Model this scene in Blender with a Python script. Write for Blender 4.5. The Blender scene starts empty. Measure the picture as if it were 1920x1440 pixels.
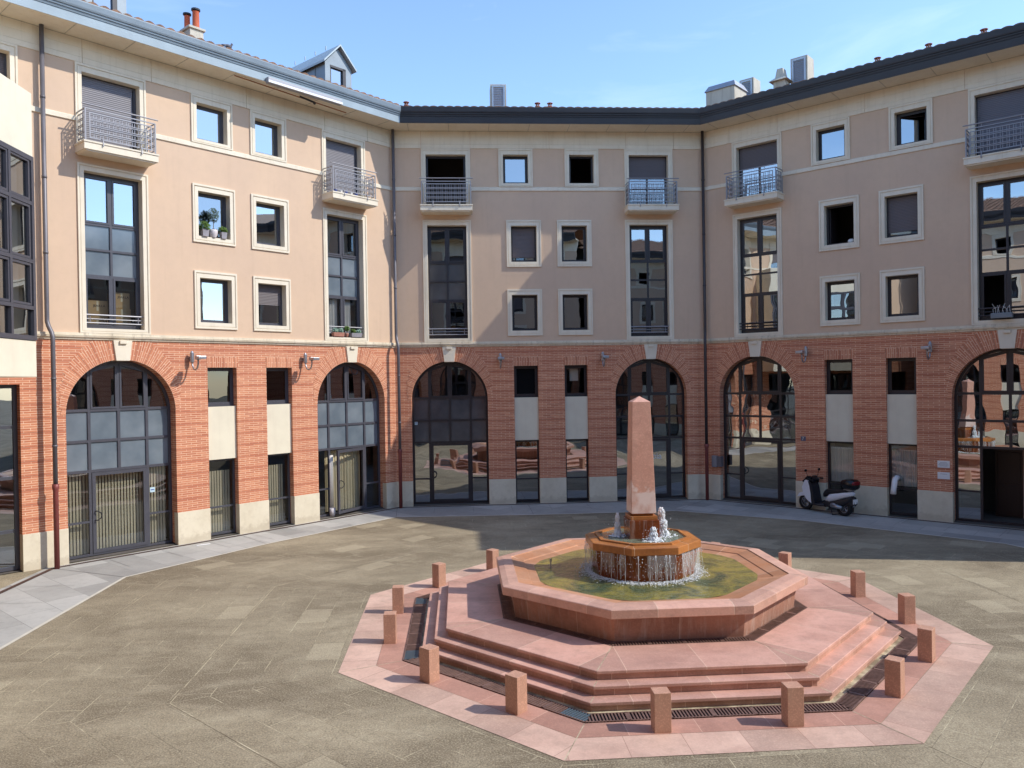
import bpy, math, random
from mathutils import Vector, Matrix
from math import radians as rad, sin, cos, pi, tan, hypot, atan2
random.seed(7)
C = bpy.context.scene.collection

# ------------------------------------------------------------------ camera, sky, sun
S2 = math.sqrt(.5)
W = 10.905
CX, CY = W/2, -W*(1+math.sqrt(2))/2
yaw, pit, rol = .0663264, -.00608236, -.0158278
fw = Vector((sin(yaw)*cos(pit), cos(yaw)*cos(pit), sin(pit)))
rt = Vector((cos(yaw), -sin(yaw), 0)); up = rt.cross(fw)
r2 = rt*cos(rol)+up*sin(rol); u2 = -rt*sin(rol)+up*cos(rol)
cam = bpy.data.cameras.new('camera'); co = bpy.data.objects.new('camera', cam); C.objects.link(co)
m = Matrix.Identity(4)
for i in range(3):
    m[i][0], m[i][1], m[i][2] = r2[i], u2[i], -fw[i]
m[0][3], m[1][3], m[2][3] = 2.2302, -27.0067, 4.3379
co.matrix_world = m
cam.sensor_width = 36; cam.lens = 1458.94*36/1920; cam.clip_end = 3000; cam.clip_start = .05
sc = bpy.context.scene; sc.camera = co
SAZ, SEL = rad(-12.6), rad(41.2)
w = bpy.data.worlds.new('World'); sc.world = w; w.use_nodes = True
nt = w.node_tree; bg = nt.nodes['Background']
sky = nt.nodes.new('ShaderNodeTexSky'); sky.sky_type = 'NISHITA'; sky.sun_disc = False
sky.sun_elevation = SEL; sky.sun_rotation = atan2(cos(SAZ), sin(SAZ))
sky.altitude = 150; sky.air_density = 1.0; sky.dust_density = .3; sky.ozone_density = 3.6
tc = nt.nodes.new('ShaderNodeTexCoord'); mp = nt.nodes.new('ShaderNodeMapping'); mp.inputs['Scale'].default_value = (1.2, 1.2, 5)
cn = nt.nodes.new('ShaderNodeTexNoise'); cn.inputs['Scale'].default_value = 2.2; cn.inputs['Detail'].default_value = 7; cn.inputs['Roughness'].default_value = .6; cn.inputs['Distortion'].default_value = .6
cr = nt.nodes.new('ShaderNodeValToRGB'); cr.color_ramp.elements[0].position = .5; cr.color_ramp.elements[1].position = .85; cr.color_ramp.elements[1].color = (.22, .22, .22, 1)
cm = nt.nodes.new('ShaderNodeMix'); cm.data_type = 'RGBA'; cm.inputs[7].default_value = (5.2, 5.6, 6.2, 1)
nt.links.new(tc.outputs['Generated'], mp.inputs[0]); nt.links.new(mp.outputs[0], cn.inputs['Vector']); nt.links.new(cn.outputs[0], cr.inputs[0])
nt.links.new(cr.outputs[0], cm.inputs[0]); nt.links.new(sky.outputs[0], cm.inputs[6]); nt.links.new(cm.outputs[2], bg.inputs[0]); bg.inputs[1].default_value = .15
sl = bpy.data.lights.new('sun', 'SUN'); sl.energy = 2.05; sc_ = bpy.context.scene; sc_.cycles.diffuse_bounces = 9; sl.angle = rad(.5); sl.color = (1, .94, .84)
so = bpy.data.objects.new('sun', sl); C.objects.link(so)
sd = Vector((cos(SAZ)*cos(SEL), sin(SAZ)*cos(SEL), sin(SEL)))
so.rotation_euler = sd.to_track_quat('Z', 'Y').to_euler(); so.location = (40, -20, 60)
sc.view_settings.view_transform = 'Standard'; sc.view_settings.look = 'None'
sc.view_settings.exposure = 1.1; sc.view_settings.gamma = 1
sc.cycles.max_bounces = 12; sc.cycles.transparent_max_bounces = 16; sc.cycles.glossy_bounces = 5
sc.cycles.caustics_reflective = False; sc.cycles.caustics_refractive = False

# ------------------------------------------------------------------ node helpers
def srgb(r, g, b):
    f = lambda c: (c/255/12.92 if c/255 <= .04045 else ((c/255+.055)/1.055)**2.4)
    return (f(r), f(g), f(b), 1)
class NT:
    def __init__(s, name):
        s.m = bpy.data.materials.new(name); s.m.use_nodes = True; s.t = s.m.node_tree
        s.b = s.t.nodes['Principled BSDF']; s.out = s.t.nodes['Material Output']
    def n(s, ty, **k):
        o = s.t.nodes.new('ShaderNode'+ty)
        for a, v in k.items():
            if a.startswith('i_'):
                key = a[2:]
                key = int(key) if key.isdigit() else key.replace('_', ' ')
                s.set(o.inputs[key], v)
            else: setattr(o, a, v)
        return o
    def set(s, inp, v):
        if isinstance(v, bpy.types.NodeSocket): s.t.links.new(v, inp)
        elif isinstance(v, bpy.types.Node): s.t.links.new(v.outputs[0], inp)
        else: inp.default_value = v
    def math(s, op, a, b=0, c=None, clamp=False):
        o = s.t.nodes.new('ShaderNodeMath'); o.operation = op; o.use_clamp = clamp
        s.set(o.inputs[0], a); s.set(o.inputs[1], b)
        if c is not None: s.set(o.inputs[2], c)
        return o.outputs[0]
    def mix(s, f, a, b, mode='MIX'):
        o = s.t.nodes.new('ShaderNodeMix'); o.data_type = 'RGBA'; o.blend_type = mode
        s.set(o.inputs[0], f); s.set(o.inputs[6], a); s.set(o.inputs[7], b)
        return o.outputs[2]
    def ramp(s, v, p0, p1, c0=(0, 0, 0, 1), c1=(1, 1, 1, 1)):
        o = s.t.nodes.new('ShaderNodeValToRGB'); s.set(o.inputs[0], v)
        if p0 > p1: p0, p1, c0, c1 = p1, p0, c1, c0
        e = o.color_ramp.elements; e[0].position = p0; e[1].position = p1; e[0].color = c0; e[1].color = c1
        return o.outputs[0]
    def coord(s, kind='Object'):
        return s.n('TexCoord').outputs[kind]
    def noise(s, v, scale, detail=4, rough=.55, dist=0):
        o = s.n('TexNoise'); s.set(o.inputs['Vector'], v); o.inputs['Scale'].default_value = scale
        o.inputs['Detail'].default_value = detail; o.inputs['Roughness'].default_value = rough
        o.inputs['Distortion'].default_value = dist
        return o.outputs[0]
    def mapv(s, v, sc=(1, 1, 1), loc=(0, 0, 0), rot=(0, 0, 0)):
        o = s.n('Mapping'); s.set(o.inputs[0], v); o.inputs['Scale'].default_value = sc
        o.inputs['Location'].default_value = loc; o.inputs['Rotation'].default_value = rot
        return o.outputs[0]
    def bump(s, h, strength=.3, dist=.01):
        o = s.n('Bump'); o.inputs['Strength'].default_value = strength; o.inputs['Distance'].default_value = dist
        s.set(o.inputs['Height'], h); s.t.links.new(o.outputs[0], s.b.inputs['Normal'])
        return o.outputs[0]
    def base(s, c, rough=.7, metal=0, spec=.5):
        s.set(s.b.inputs['Base Color'], c); s.set(s.b.inputs['Roughness'], rough)
        s.b.inputs['Metallic'].default_value = metal; s.b.inputs['Specular IOR Level'].default_value = spec
        return s.m

def mat_plain(name, col, rough=.6, metal=0, var=.12, scale=6, bump=0, spec=.5):
    N = NT(name); v = N.coord()
    n = N.noise(v, scale, 5)
    dark = tuple(c*(1-var) for c in col[:3])+(1,); lite = tuple(min(1, c*(1+var)) for c in col[:3])+(1,)
    c = N.ramp(n, .3, .7, dark, lite)
    if bump: N.bump(N.noise(v, scale*8, 4), .35, bump)
    return N.base(c, rough, metal, spec)

def mat_plaster():
    N = NT('ochre_plaster'); v = N.coord()
    n1 = N.noise(N.mapv(v, (1, 1, .8)), .7, 5, .6); n2 = N.noise(v, 4, 6, .65)
    st = N.noise(N.mapv(v, (3.5, 3.5, .22)), 1.2, 5, .6)
    c = N.mix(N.ramp(n1, .32, .68), srgb(207, 180, 156), srgb(215, 187, 160))
    c = N.mix(N.math('MULTIPLY', N.ramp(n2, .45, .75), .35), c, srgb(198, 172, 146))
    c = N.mix(N.math('MULTIPLY', N.ramp(st, .55, .85), .28), c, srgb(178, 154, 132))
    N.bump(N.noise(v, 60, 5, .7), .35, .004)
    return N.base(c, .92, spec=.2)

def mat_stone(name, c1, c2, c3, stain=.35):
    N = NT(name); v = N.coord()
    n1 = N.noise(v, 1.6, 6, .6); n2 = N.noise(N.mapv(v, (6, 6, .5)), 1.5, 5, .65)
    c = N.mix(N.ramp(n1, .35, .7), c1, c2)
    c = N.mix(N.math('MULTIPLY', N.ramp(n2, .52, .8), stain), c, c3)
    N.bump(N.noise(v, 50, 4, .7), .3, .003)
    return N.base(c, .85, spec=.25)

def mat_plinth(name, c1, c2, c3, stain=.35):
    N = NT(name); v = N.coord(); s_ = N.n('SeparateXYZ'); N.set(s_.inputs[0], v)
    n1 = N.noise(v, 1.6, 6, .6); n2 = N.noise(v, 5, 6, .7)
    c = N.mix(N.ramp(n1, .35, .7), c1, c2); c = N.mix(N.math('MULTIPLY', N.ramp(n2, .5, .8), stain), c, c3)
    h = N.math('SUBTRACT', N.math('MULTIPLY', n2, .5), s_.outputs[2])      # splash dirt, ragged, low on the stone
    c = N.mix(N.math('MULTIPLY', N.math('MULTIPLY', h, 9, clamp=True), .3), c, srgb(160, 144, 122))
    N.bump(N.noise(v, 50, 4, .7), .3, .003)
    return N.base(c, .85, spec=.25)

def mat_brick(name, uv=False):
    """long thin bricks, five or six courses and a band; x+y of the wing runs along the wall and into every jamb"""
    N = NT(name)
    if uv:
        vec = N.coord('UV')
    else:
        s = N.n('SeparateXYZ'); N.set(s.inputs[0], N.coord())
        cb = N.n('CombineXYZ'); N.set(cb.inputs[0], N.math('ADD', s.outputs[0], s.outputs[1]))
        N.set(cb.inputs[1], N.math('SUBTRACT', s.outputs[2], .87)); vec = cb.outputs[0]
    b = N.n('TexBrick'); N.set(b.inputs['Vector'], vec)
    b.inputs['Scale'].default_value = 1; b.inputs['Brick Width'].default_value = .29; b.inputs['Row Height'].default_value = .0567
    b.inputs['Mortar Size'].default_value = .0072; b.inputs['Mortar Smooth'].default_value = .15; b.inputs['Bias'].default_value = -.1
    b.offset = .5
    b.inputs['Color1'].default_value = srgb(214, 144, 108); b.inputs['Color2'].default_value = srgb(186, 110, 80)
    b.inputs['Mortar'].default_value = srgb(238, 206, 176)
    nz = N.noise(vec, 9, 5, .6)
    col = N.mix(N.ramp(nz, .35, .75), b.outputs['Color'], N.mix(.5, b.outputs['Color'], srgb(190, 128, 104)))
    # the darker band every sixth course and its recessed joint
    sp = N.n('SeparateXYZ'); N.set(sp.inputs[0], vec)
    if not uv:
        zm = N.math('ABSOLUTE', N.math('SUBTRACT', N.math('FRACT', N.math('ADD', N.math('DIVIDE', sp.outputs[1], .3402), .5)), .5))
        band = N.math('LESS_THAN', zm, .165)
        wn = N.noise(N.mapv(vec, (2.2, .3, 1)), 1.4, 3)
        band = N.math('MULTIPLY', band, N.ramp(wn, .3, .5, (.45, .45, .45, 1)))
        bandc = N.mix(N.ramp(nz, .3, .7), srgb(180, 106, 82), srgb(202, 124, 98))
        col = N.mix(N.math('MULTIPLY', band, .36), col, bandc)
        line = N.math('LESS_THAN', zm, .022)
        col = N.mix(N.math('MULTIPLY', line, .5), col, srgb(120, 66, 52))
        h = N.math('SUBTRACT', N.math('SUBTRACT', 1, b.outputs['Fac']), N.math('MULTIPLY', line, 1.5))
    else:
        zm = N.math('ABSOLUTE', N.math('SUBTRACT', N.math('FRACT', N.math('DIVIDE', sp.outputs[1], .3402)), .5))
        line = N.math('LESS_THAN', zm, .02)
        col = N.mix(N.math('MULTIPLY', line, .7), col, srgb(110, 54, 42))
        h = N.math('SUBTRACT', 1, b.outputs['Fac'])
    big = N.noise(N.coord(), .5, 4)
    col = N.mix(N.math('MULTIPLY', N.ramp(big, .45, .75), .25), col, srgb(168, 106, 88))
    N.bump(h, .5, .006)
    return N.base(col, .88, spec=.2)

def mat_marble(name, ca, cb_, jw=1.1, jh=50., joint=(230, 205, 180), rough=.5, stain=None, speck=.2):
    N = NT(name); v = N.coord(); uvv = N.coord('UV')
    b = N.n('TexBrick'); N.set(b.inputs['Vector'], uvv); b.inputs['Scale'].default_value = 1
    b.inputs['Brick Width'].default_value = jw; b.inputs['Row Height'].default_value = jh
    b.inputs['Mortar Size'].default_value = .005; b.offset = .5; b.inputs['Bias'].default_value = 0
    b.inputs['Color1'].default_value = (0, 0, 0, 1); b.inputs['Color2'].default_value = (1, 1, 1, 1)
    b.inputs['Mortar'].default_value = (.5, .5, .5, 1)
    n1 = N.noise(v, 1.3, 6, .62, .6); n2 = N.noise(v, 40, 3, .6)
    c = N.mix(N.ramp(n1, .3, .7), ca, cb_)
    pc = N.math('MULTIPLY', N.math('SUBTRACT', N.n('RGBToBW', i_0=b.outputs['Color']).outputs[0], .5), .38)
    hsv = N.n('HueSaturation', i_Color=c); N.set(hsv.inputs['Value'], N.math('ADD', 1, pc)); c = hsv.outputs[0]
    c = N.mix(N.math('MULTIPLY', N.ramp(n2, .5, .62), speck), c, tuple(min(1, x*1.35) for x in ca[:3])+(1,))
    vein = N.noise(N.mapv(v, (1, 2.4, 3), (3, 0, 0), (0, 0, .6)), 1.9, 8, .72, 1.2)
    c = N.mix(N.math('MULTIPLY', N.ramp(vein, .53, .72), .38), c, tuple(min(1, x*1.28) for x in ca[:3])+(1,))
    c = N.mix(N.math('MULTIPLY', N.ramp(N.noise(v, 11, 7, .75), .5, .72), .3), c, tuple(x*.68 for x in cb_[:3])+(1,))
    dirt = N.noise(v, 2.6, 6, .7)
    c = N.mix(N.math('MULTIPLY', N.ramp(dirt, .48, .72), .5), c, tuple(x*.55 for x in ca[:3])+(1,))
    c = N.mix(N.math('MULTIPLY', b.outputs['Fac'], .6), c, srgb(*joint))
    if stain: c = stain(N, v, c)
    N.bump(N.noise(v, 70, 5, .75), .35, .003)
    return N.base(c, rough, spec=.4)

def st_lime(N, v, c):      # white mineral run-off in vertical streaks
    s = N.noise(N.mapv(v, (9, 9, .6)), 1.5, 6, .7)
    return N.mix(N.math('MULTIPLY', N.ramp(s, .5, .72), .65), c, srgb(190, 170, 158))
def st_obelisk(N, v, c):
    s = N.n('SeparateXYZ'); N.set(s.inputs[0], v)
    h = N.math('SUBTRACT', N.math('ADD', 2.42, N.math('MULTIPLY', N.math('SUBTRACT', N.noise(v, 3.2, 5, .6), .5), 1.1)), s.outputs[2])
    f = N.math('MULTIPLY', N.math('MULTIPLY', h, 12, clamp=True), .85)
    f = N.math('MULTIPLY', f, N.ramp(N.noise(N.mapv(v, (1, 1, .7), (3, 1, 0)), 2.3, 5), .35, .5))
    return N.mix(f, c, srgb(226, 208, 198))

def mat_glass(name, fac=.45, tint=(.75, .8, .82, 1), wav=.06, gl=(.74, .8, .86, 1)):
    N = NT(name); v = N.coord()
    bmp = N.n('Bump'); bmp.inputs['Strength'].default_value = 1; bmp.inputs['Distance'].default_value = wav
    N.set(bmp.inputs['Height'], N.noise(v, .8, 2, .4))
    g = N.n('BsdfGlossy'); g.inputs['Roughness'].default_value = .0; g.inputs['Color'].default_value = gl
    N.t.links.new(bmp.outputs[0], g.inputs['Normal'])
    t = N.n('BsdfTransparent'); t.inputs[0].default_value = tint
    lw = N.n('LayerWeight'); lw.inputs['Blend'].default_value = .35
    f = N.math('ADD', fac, N.math('MULTIPLY', lw.outputs['Fresnel'], .5), clamp=True)
    mx = N.n('MixShader'); N.set(mx.inputs[0], f)
    N.t.links.new(t.outputs[0], mx.inputs[1]); N.t.links.new(g.outputs[0], mx.inputs[2])
    N.t.links.new(mx.outputs[0], N.out.inputs[0])
    return N.m

def mat_water(name, c1, c2, scale=1.3, bump=.02, rough=.04):
    N = NT(name); v = N.coord()
    n = N.noise(v, scale, 5, .6, 1.2)
    c = N.mix(N.ramp(n, .38, .62), c1, c2)
    n2 = N.noise(N.mapv(v, (1, 1, 1)), 14, 4, .6, .5)
    N.bump(n2, .55, bump)
    return N.base(c, rough, spec=.8)

def mat_foam(name, alpha=.9):
    N = NT(name)
    N.b.inputs['Base Color'].default_value = (.92, .95, .97, 1); N.b.inputs['Roughness'].default_value = .25
    N.b.inputs['Transmission Weight'].default_value = .12; N.b.inputs['Emission Strength'].default_value = 0; N.b.inputs['IOR'].default_value = 1.33
    N.b.inputs['Alpha'].default_value = alpha
    return N.m

def mat_ground():
    N = NT('brown_paving_stone'); v = N.coord(); uvv = N.coord('UV')
    b = N.n('TexBrick'); N.set(b.inputs['Vector'], uvv); b.inputs['Scale'].default_value = 1
    b.inputs['Brick Width'].default_value = .78; b.inputs['Row Height'].default_value = .52
    b.inputs['Mortar Size'].default_value = .0065; b.inputs['Mortar Smooth'].default_value = .2; b.inputs['Bias'].default_value = 0
    b.inputs['Color1'].default_value = (0, 0, 0, 1); b.inputs['Color2'].default_value = (1, 1, 1, 1); b.inputs['Mortar'].default_value = (.4, .4, .4, 1); b.offset = .5
    rnd = N.n('RGBToBW', i_0=b.outputs['Color']).outputs[0]
    big = N.noise(N.mapv(v, (.7, 1.3, 1), (2, 5, 0)), .34, 5, .6, .5); mid = N.noise(N.mapv(v, (1, 1.7, 1)), 1.0, 7, .7, .4)
    fin = N.noise(v, 42, 3, .8); sm = N.noise(v, 9, 6, .75)
    c = N.mix(N.ramp(big, .4, .64), srgb(120, 108, 90), srgb(162, 150, 127))
    c = N.mix(N.math('MULTIPLY', N.ramp(mid, .5, .74), .6), c, srgb(180, 169, 145))
    c = N.mix(N.math('MULTIPLY', N.ramp(mid, .52, .3), .35), c, srgb(96, 86, 70))
    c = N.mix(N.math('MULTIPLY', rnd, .1), c, srgb(170, 158, 134))
    c = N.mix(N.math('MULTIPLY', N.math('MULTIPLY', N.ramp(rnd, .955, .965), N.ramp(sm, .3, .5)), .45), c, srgb(190, 178, 152))
    c = N.mix(N.math('MULTIPLY', N.ramp(sm, .45, .75), .45), c, srgb(98, 87, 70))
    c = N.mix(N.math('MULTIPLY', N.ramp(fin, .5, .68), .55), c, srgb(206, 192, 160))
    c = N.mix(N.math('MULTIPLY', N.ramp(fin, .48, .3), .6), c, srgb(70, 62, 50))
    mv = N.ramp(N.noise(v, .9, 6, .8), .45, .58)
    c = N.mix(N.math('MULTIPLY', N.math('MULTIPLY', b.outputs['Fac'], mv), .7), c, srgb(204, 192, 162))
    c = N.mix(N.math('MULTIPLY', N.math('MULTIPLY', b.outputs['Fac'], N.math('SUBTRACT', 1, mv)), .3), c, srgb(82, 74, 60))
    N.bump(N.math('SUBTRACT', fin, N.math('MULTIPLY', b.outputs['Fac'], .4)), .7, .008)
    return N.base(c, .9, spec=.25)

def mat_pavement():
    N = NT('grey_paving'); v = N.coord()
    n = N.noise(v, 1.1, 6, .62); f = N.noise(v, 50, 4, .7); m_ = N.noise(N.mapv(v, (2, 2, 1)), 2.5, 5, .7)
    c = N.mix(N.ramp(n, .35, .7), srgb(146, 144, 140), srgb(176, 174, 168))
    b = N.n('TexBrick'); N.set(b.inputs['Vector'], N.mapv(v, (1, 1, 1), (0, 0, 0), (0, 0, rad(45)))); b.inputs['Scale'].default_value = 1
    b.inputs['Brick Width'].default_value = 1.3; b.inputs['Row Height'].default_value = .75; b.inputs['Mortar Size'].default_value = .006
    b.inputs['Color1'].default_value = srgb(140, 138, 134); b.inputs['Color2'].default_value = srgb(204, 202, 196); b.inputs['Mortar'].default_value = srgb(110, 108, 104)
    c = N.mix(.5, c, b.outputs['Color'])  # pale slab tones imitate patches of sunlight thrown down by the windows
    c = N.mix(N.math('MULTIPLY', N.ramp(m_, .5, .8), .4), c, srgb(126, 124, 120))
    c = N.mix(N.math('MULTIPLY', N.ramp(f, .45, .7), .25), c, srgb(196, 194, 186))
    N.bump(f, .3, .003)
    return N.base(c, .8, spec=.3)

def mat_shutter(name, col, pitch=.045):
    N = NT(name); s = N.n('SeparateXYZ'); N.set(s.inputs[0], N.coord())
    fr = N.math('FRACT', N.math('DIVIDE', s.outputs[2], pitch))
    c = N.mix(N.ramp(fr, .8, .95), col, tuple(x*.35 for x in col[:3])+(1,))
    N.bump(N.math('SINE', N.math('MULTIPLY', fr, pi)), .6, .008)
    return N.base(c, .5)

def mat_wood(name, a, b):
    N = NT(name); v = N.coord(); n = N.noise(N.mapv(v, (20, 20, 1)), 2, 5)
    return N.base(N.mix(n, a, b), .45)

def mat_tile():
    N = NT('clay_roof_tile'); v = N.coord(); n = N.noise(v, 3.5, 6, .7); n2 = N.noise(v, 18, 4)
    c = N.mix(N.ramp(n, .35, .65), srgb(150, 112, 88), srgb(112, 88, 74))
    c = N.mix(N.math('MULTIPLY', N.ramp(n2, .55, .7), .6), c, srgb(184, 172, 150))
    return N.base(c, .9)

M = {}
M['plaster'] = mat_plaster()
M['cream'] = mat_stone('cream_stone', srgb(232, 222, 202), srgb(222, 211, 190), srgb(190, 176, 152))
M['cornice'] = mat_stone('weathered_cornice', srgb(228, 217, 196), srgb(206, 194, 170), srgb(120, 108, 90), .75)
M['white_panel'] = mat_stone('pale_panel', srgb(226, 218, 196), srgb(216, 207, 186), srgb(196, 186, 164), .2)
M['plinth'] = mat_plinth('plinth_stone', srgb(224, 214, 192), srgb(210, 199, 176), srgb(170, 154, 130), .35)
M['brick'] = mat_brick('long_brick'); M['brick_uv'] = mat_brick('arch_brick', True)
M['frame'] = mat_plain('dark_frame', srgb(46, 42, 46), .38, 0, .1, 5)
M['frame_grey'] = mat_plain('grey_frame', srgb(74, 74, 82), .38, 0, .08, 5)
M['rail'] = mat_plain('grey_rail_paint', srgb(146, 146, 152), .45, .2, .05)
M['zinc'] = mat_plain('zinc_gutter', srgb(120, 130, 138), .42, .35, .1, 2)
M['zinc_pale'] = mat_plain('pale_fascia', srgb(158, 172, 180), .5, .1, .08, 2)
M['anthracite'] = mat_plain('anthracite_gutter', srgb(48, 47, 52), .45, .1, .12, 2)
M['pipe'] = mat_plain('pipe_grey', srgb(104, 102, 108), .45, .2, .12, 3)
M['pipe_dark'] = mat_plain('pipe_dark', srgb(66, 60, 62), .45, .1, .12, 3)
M['pipe_red'] = mat_plain('pipe_red_iron', srgb(128, 66, 62), .5, .1, .15, 4)
M['glass'] = mat_glass('window_glass', .34, (.5, .53, .55, 1), .004)
M['glass_open'] = mat_glass('clear_glass', .1, (.88, .9, .9, 1), .004)
M['glass_mirror'] = mat_glass('reflecting_glass', .52, (.35, .38, .4, 1), .005)
M['glass_wavy'] = mat_glass('wavy_glass', .5, (.4, .42, .44, 1), .012)
M['glass_dark'] = mat_glass('dark_glass', .1, (.18, .18, .19, 1), .004)
M['spandrel'] = (lambda N: N.base(N.mix(N.ramp(N.noise(N.coord(), 1.2, 3), .3, .7), srgb(96, 108, 118), srgb(124, 134, 142)), .12, 0, .9))(NT('frosted_glass'))
M['spandrel_dark'] = (lambda N: N.base(N.mix(N.ramp(N.noise(N.coord(), 1.2, 3), .3, .7), srgb(70, 70, 74), srgb(92, 92, 94)), .1, 0, 1.))(NT('dark_frosted_glass'))
M['black'] = mat_plain('dark_room', (.008, .008, .009, 1), .9, 0, .1, 2, spec=.05)
M['room'] = mat_plain('room_wall', srgb(100, 94, 88), .9, 0, .15, 1)
M['shutter'] = mat_shutter('roller_shutter', srgb(98, 90, 92)); M['shutter_lite'] = mat_shutter('grey_roller_shutter', srgb(106, 104, 112), .05)
M['blind'] = mat_plain('fabric_blind', srgb(214, 202, 170), .8, 0, .06, 3)
M['curtain'] = mat_plain('white_curtain', srgb(220, 216, 208), .85, 0, .06, 3)
M['tile'] = mat_tile()
M['conc'] = mat_stone('grey_concrete', srgb(200, 194, 180), srgb(180, 174, 160), srgb(120, 112, 100), .6)
M['terracotta'] = mat_plain('terracotta', srgb(190, 92, 58), .75, 0, .15, 8)
M['terr_pale'] = mat_plain('pale_terracotta', srgb(172, 120, 104), .8, 0, .15, 8)
M['metal'] = mat_plain('bare_metal', srgb(170, 172, 178), .4, .8, .06)
M['rust'] = mat_plain('rusty_bar', srgb(150, 92, 52), .8, .1, .3, 12)
M['white'] = mat_plain('white_paint', srgb(232, 232, 232), .4, 0, .03)
M['dgrey'] = mat_plain('dark_plastic', srgb(38, 38, 44), .5, 0, .1)
M['rubber'] = mat_plain('black_rubber', srgb(26, 26, 28), .8, 0, .1)
M['seat'] = mat_plain('black_seat', srgb(24, 24, 28), .6)
M['gloss_black'] = mat_plain('gloss_black', srgb(18, 18, 26), .18)
M['gloss_white'] = mat_plain('gloss_white', srgb(236, 238, 244), .22, 0, .02)
M['red_lens'] = mat_plain('red_lens', srgb(120, 14, 28), .15)
M['marble'] = mat_marble('pink_marble', srgb(206, 163, 146), srgb(184, 139, 123))
M['marble_riser'] = mat_marble('marble_riser', srgb(200, 160, 142), srgb(172, 130, 112), .9, rough=.6)
M['marble_rim'] = mat_marble('marble_rim', srgb(206, 164, 144), srgb(194, 148, 130), 1.15, 60, rough=.42)
M['marble_wall'] = mat_marble('stained_basin_stone', srgb(184, 138, 118), srgb(154, 110, 92), 1.0, rough=.6, stain=st_lime)
M['marble_slab'] = mat_marble('pale_pink_slab', srgb(206, 174, 156), srgb(186, 152, 136), .72, 50, (150, 112, 98), .65)
M['marble_slab2'] = mat_marble('rose_slab', srgb(190, 144, 126), srgb(170, 126, 110), .9, 50, (214, 178, 156), .65)
M['marble_bollard'] = mat_marble('bollard_stone', srgb(200, 156, 132), srgb(186, 140, 118), 9, 9, rough=.55, speck=.4)
M['marble_ob'] = mat_marble('obelisk_stone', srgb(222, 172, 150), srgb(208, 154, 132), 90, 90, rough=.5, stain=st_obelisk, speck=.22)
M['ochre'] = mat_marble('rust_stained_stone', srgb(190, 124, 66), srgb(154, 96, 54), .9, 90, rough=.3)
M['ochre_dark'] = mat_marble('wet_rust_stone', srgb(150, 76, 36), srgb(104, 52, 28), 90, 90, rough=.18, stain=st_lime)
M['lining'] = mat_marble('algae_lining', srgb(188, 128, 90), srgb(196, 152, 124), 1.0, 90, rough=.4)
M['water'] = mat_water('pool_water', srgb(150, 138, 66), srgb(72, 86, 60), 1.5, .035, .02)
M['water_up'] = mat_water('upper_water', srgb(120, 130, 110), srgb(92, 96, 84), 3, .04)
M['foam'] = mat_foam('white_water', .95); M['drops'] = mat_foam('falling_water', .22)
M['ground'] = mat_ground(); M['pavement'] = mat_pavement()
M['kerb'] = mat_plain('pale_edging', srgb(204, 198, 184), .8, 0, .1, 4)
M['joint'] = (lambda N: N.base(N.mix(N.ramp(N.noise(N.coord(), 1.6, 6, .8), .42, .62), srgb(134, 120, 98), srgb(208, 196, 166)), .9))(NT('pale_joint'))
M['grate'] = mat_plain('rusty_grate', srgb(126, 98, 88), .6, .3, .25, 9)
M['grate_new'] = mat_plain('galvanised_grate', srgb(120, 138, 150), .4, .6, .1, 6)
M['pit'] = mat_plain('drain_pit', srgb(28, 20, 20), .9)
M['leaf'] = mat_plain('leaf_green', srgb(88, 116, 48), .6, 0, .35, 30)
M['leaf_dark'] = mat_plain('olive_leaf', srgb(76, 92, 66), .6, 0, .35, 30)
M['succ'] = mat_plain('succulent', srgb(140, 170, 150), .6, 0, .25, 30)
M['bark'] = mat_plain('stem', srgb(110, 90, 70), .9)
M['pot_grey'] = mat_plain('grey_pot', srgb(150, 146, 152), .6); M['pot_white'] = mat_plain('white_pot', srgb(214, 206, 206), .5)
M['card'] = mat_plain('cardboard', srgb(190, 156, 108), .85, 0, .06)
M['ink'] = mat_plain('ink', srgb(40, 36, 34), .8); M['blue'] = mat_plain('blue_pot', srgb(60, 80, 150), .5)
M['sticker'] = mat_plain('pale_blue_sticker', srgb(190, 214, 226), .5)
M['door_wood'] = mat_wood('dark_wood_door', srgb(44, 28, 24), srgb(60, 38, 30))
M['hall'] = mat_plain('hallway_wall', srgb(200, 165, 150), .8, 0, .05)
M['brass'] = mat_plain('brass', srgb(190, 160, 90), .3, .8)
M['pigeon'] = mat_plain('pigeon_grey', srgb(96, 98, 108), .8, 0, .3, 20)
M['numplate'] = mat_plain('number_plate_blue', srgb(96, 92, 108), .5)

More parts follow.
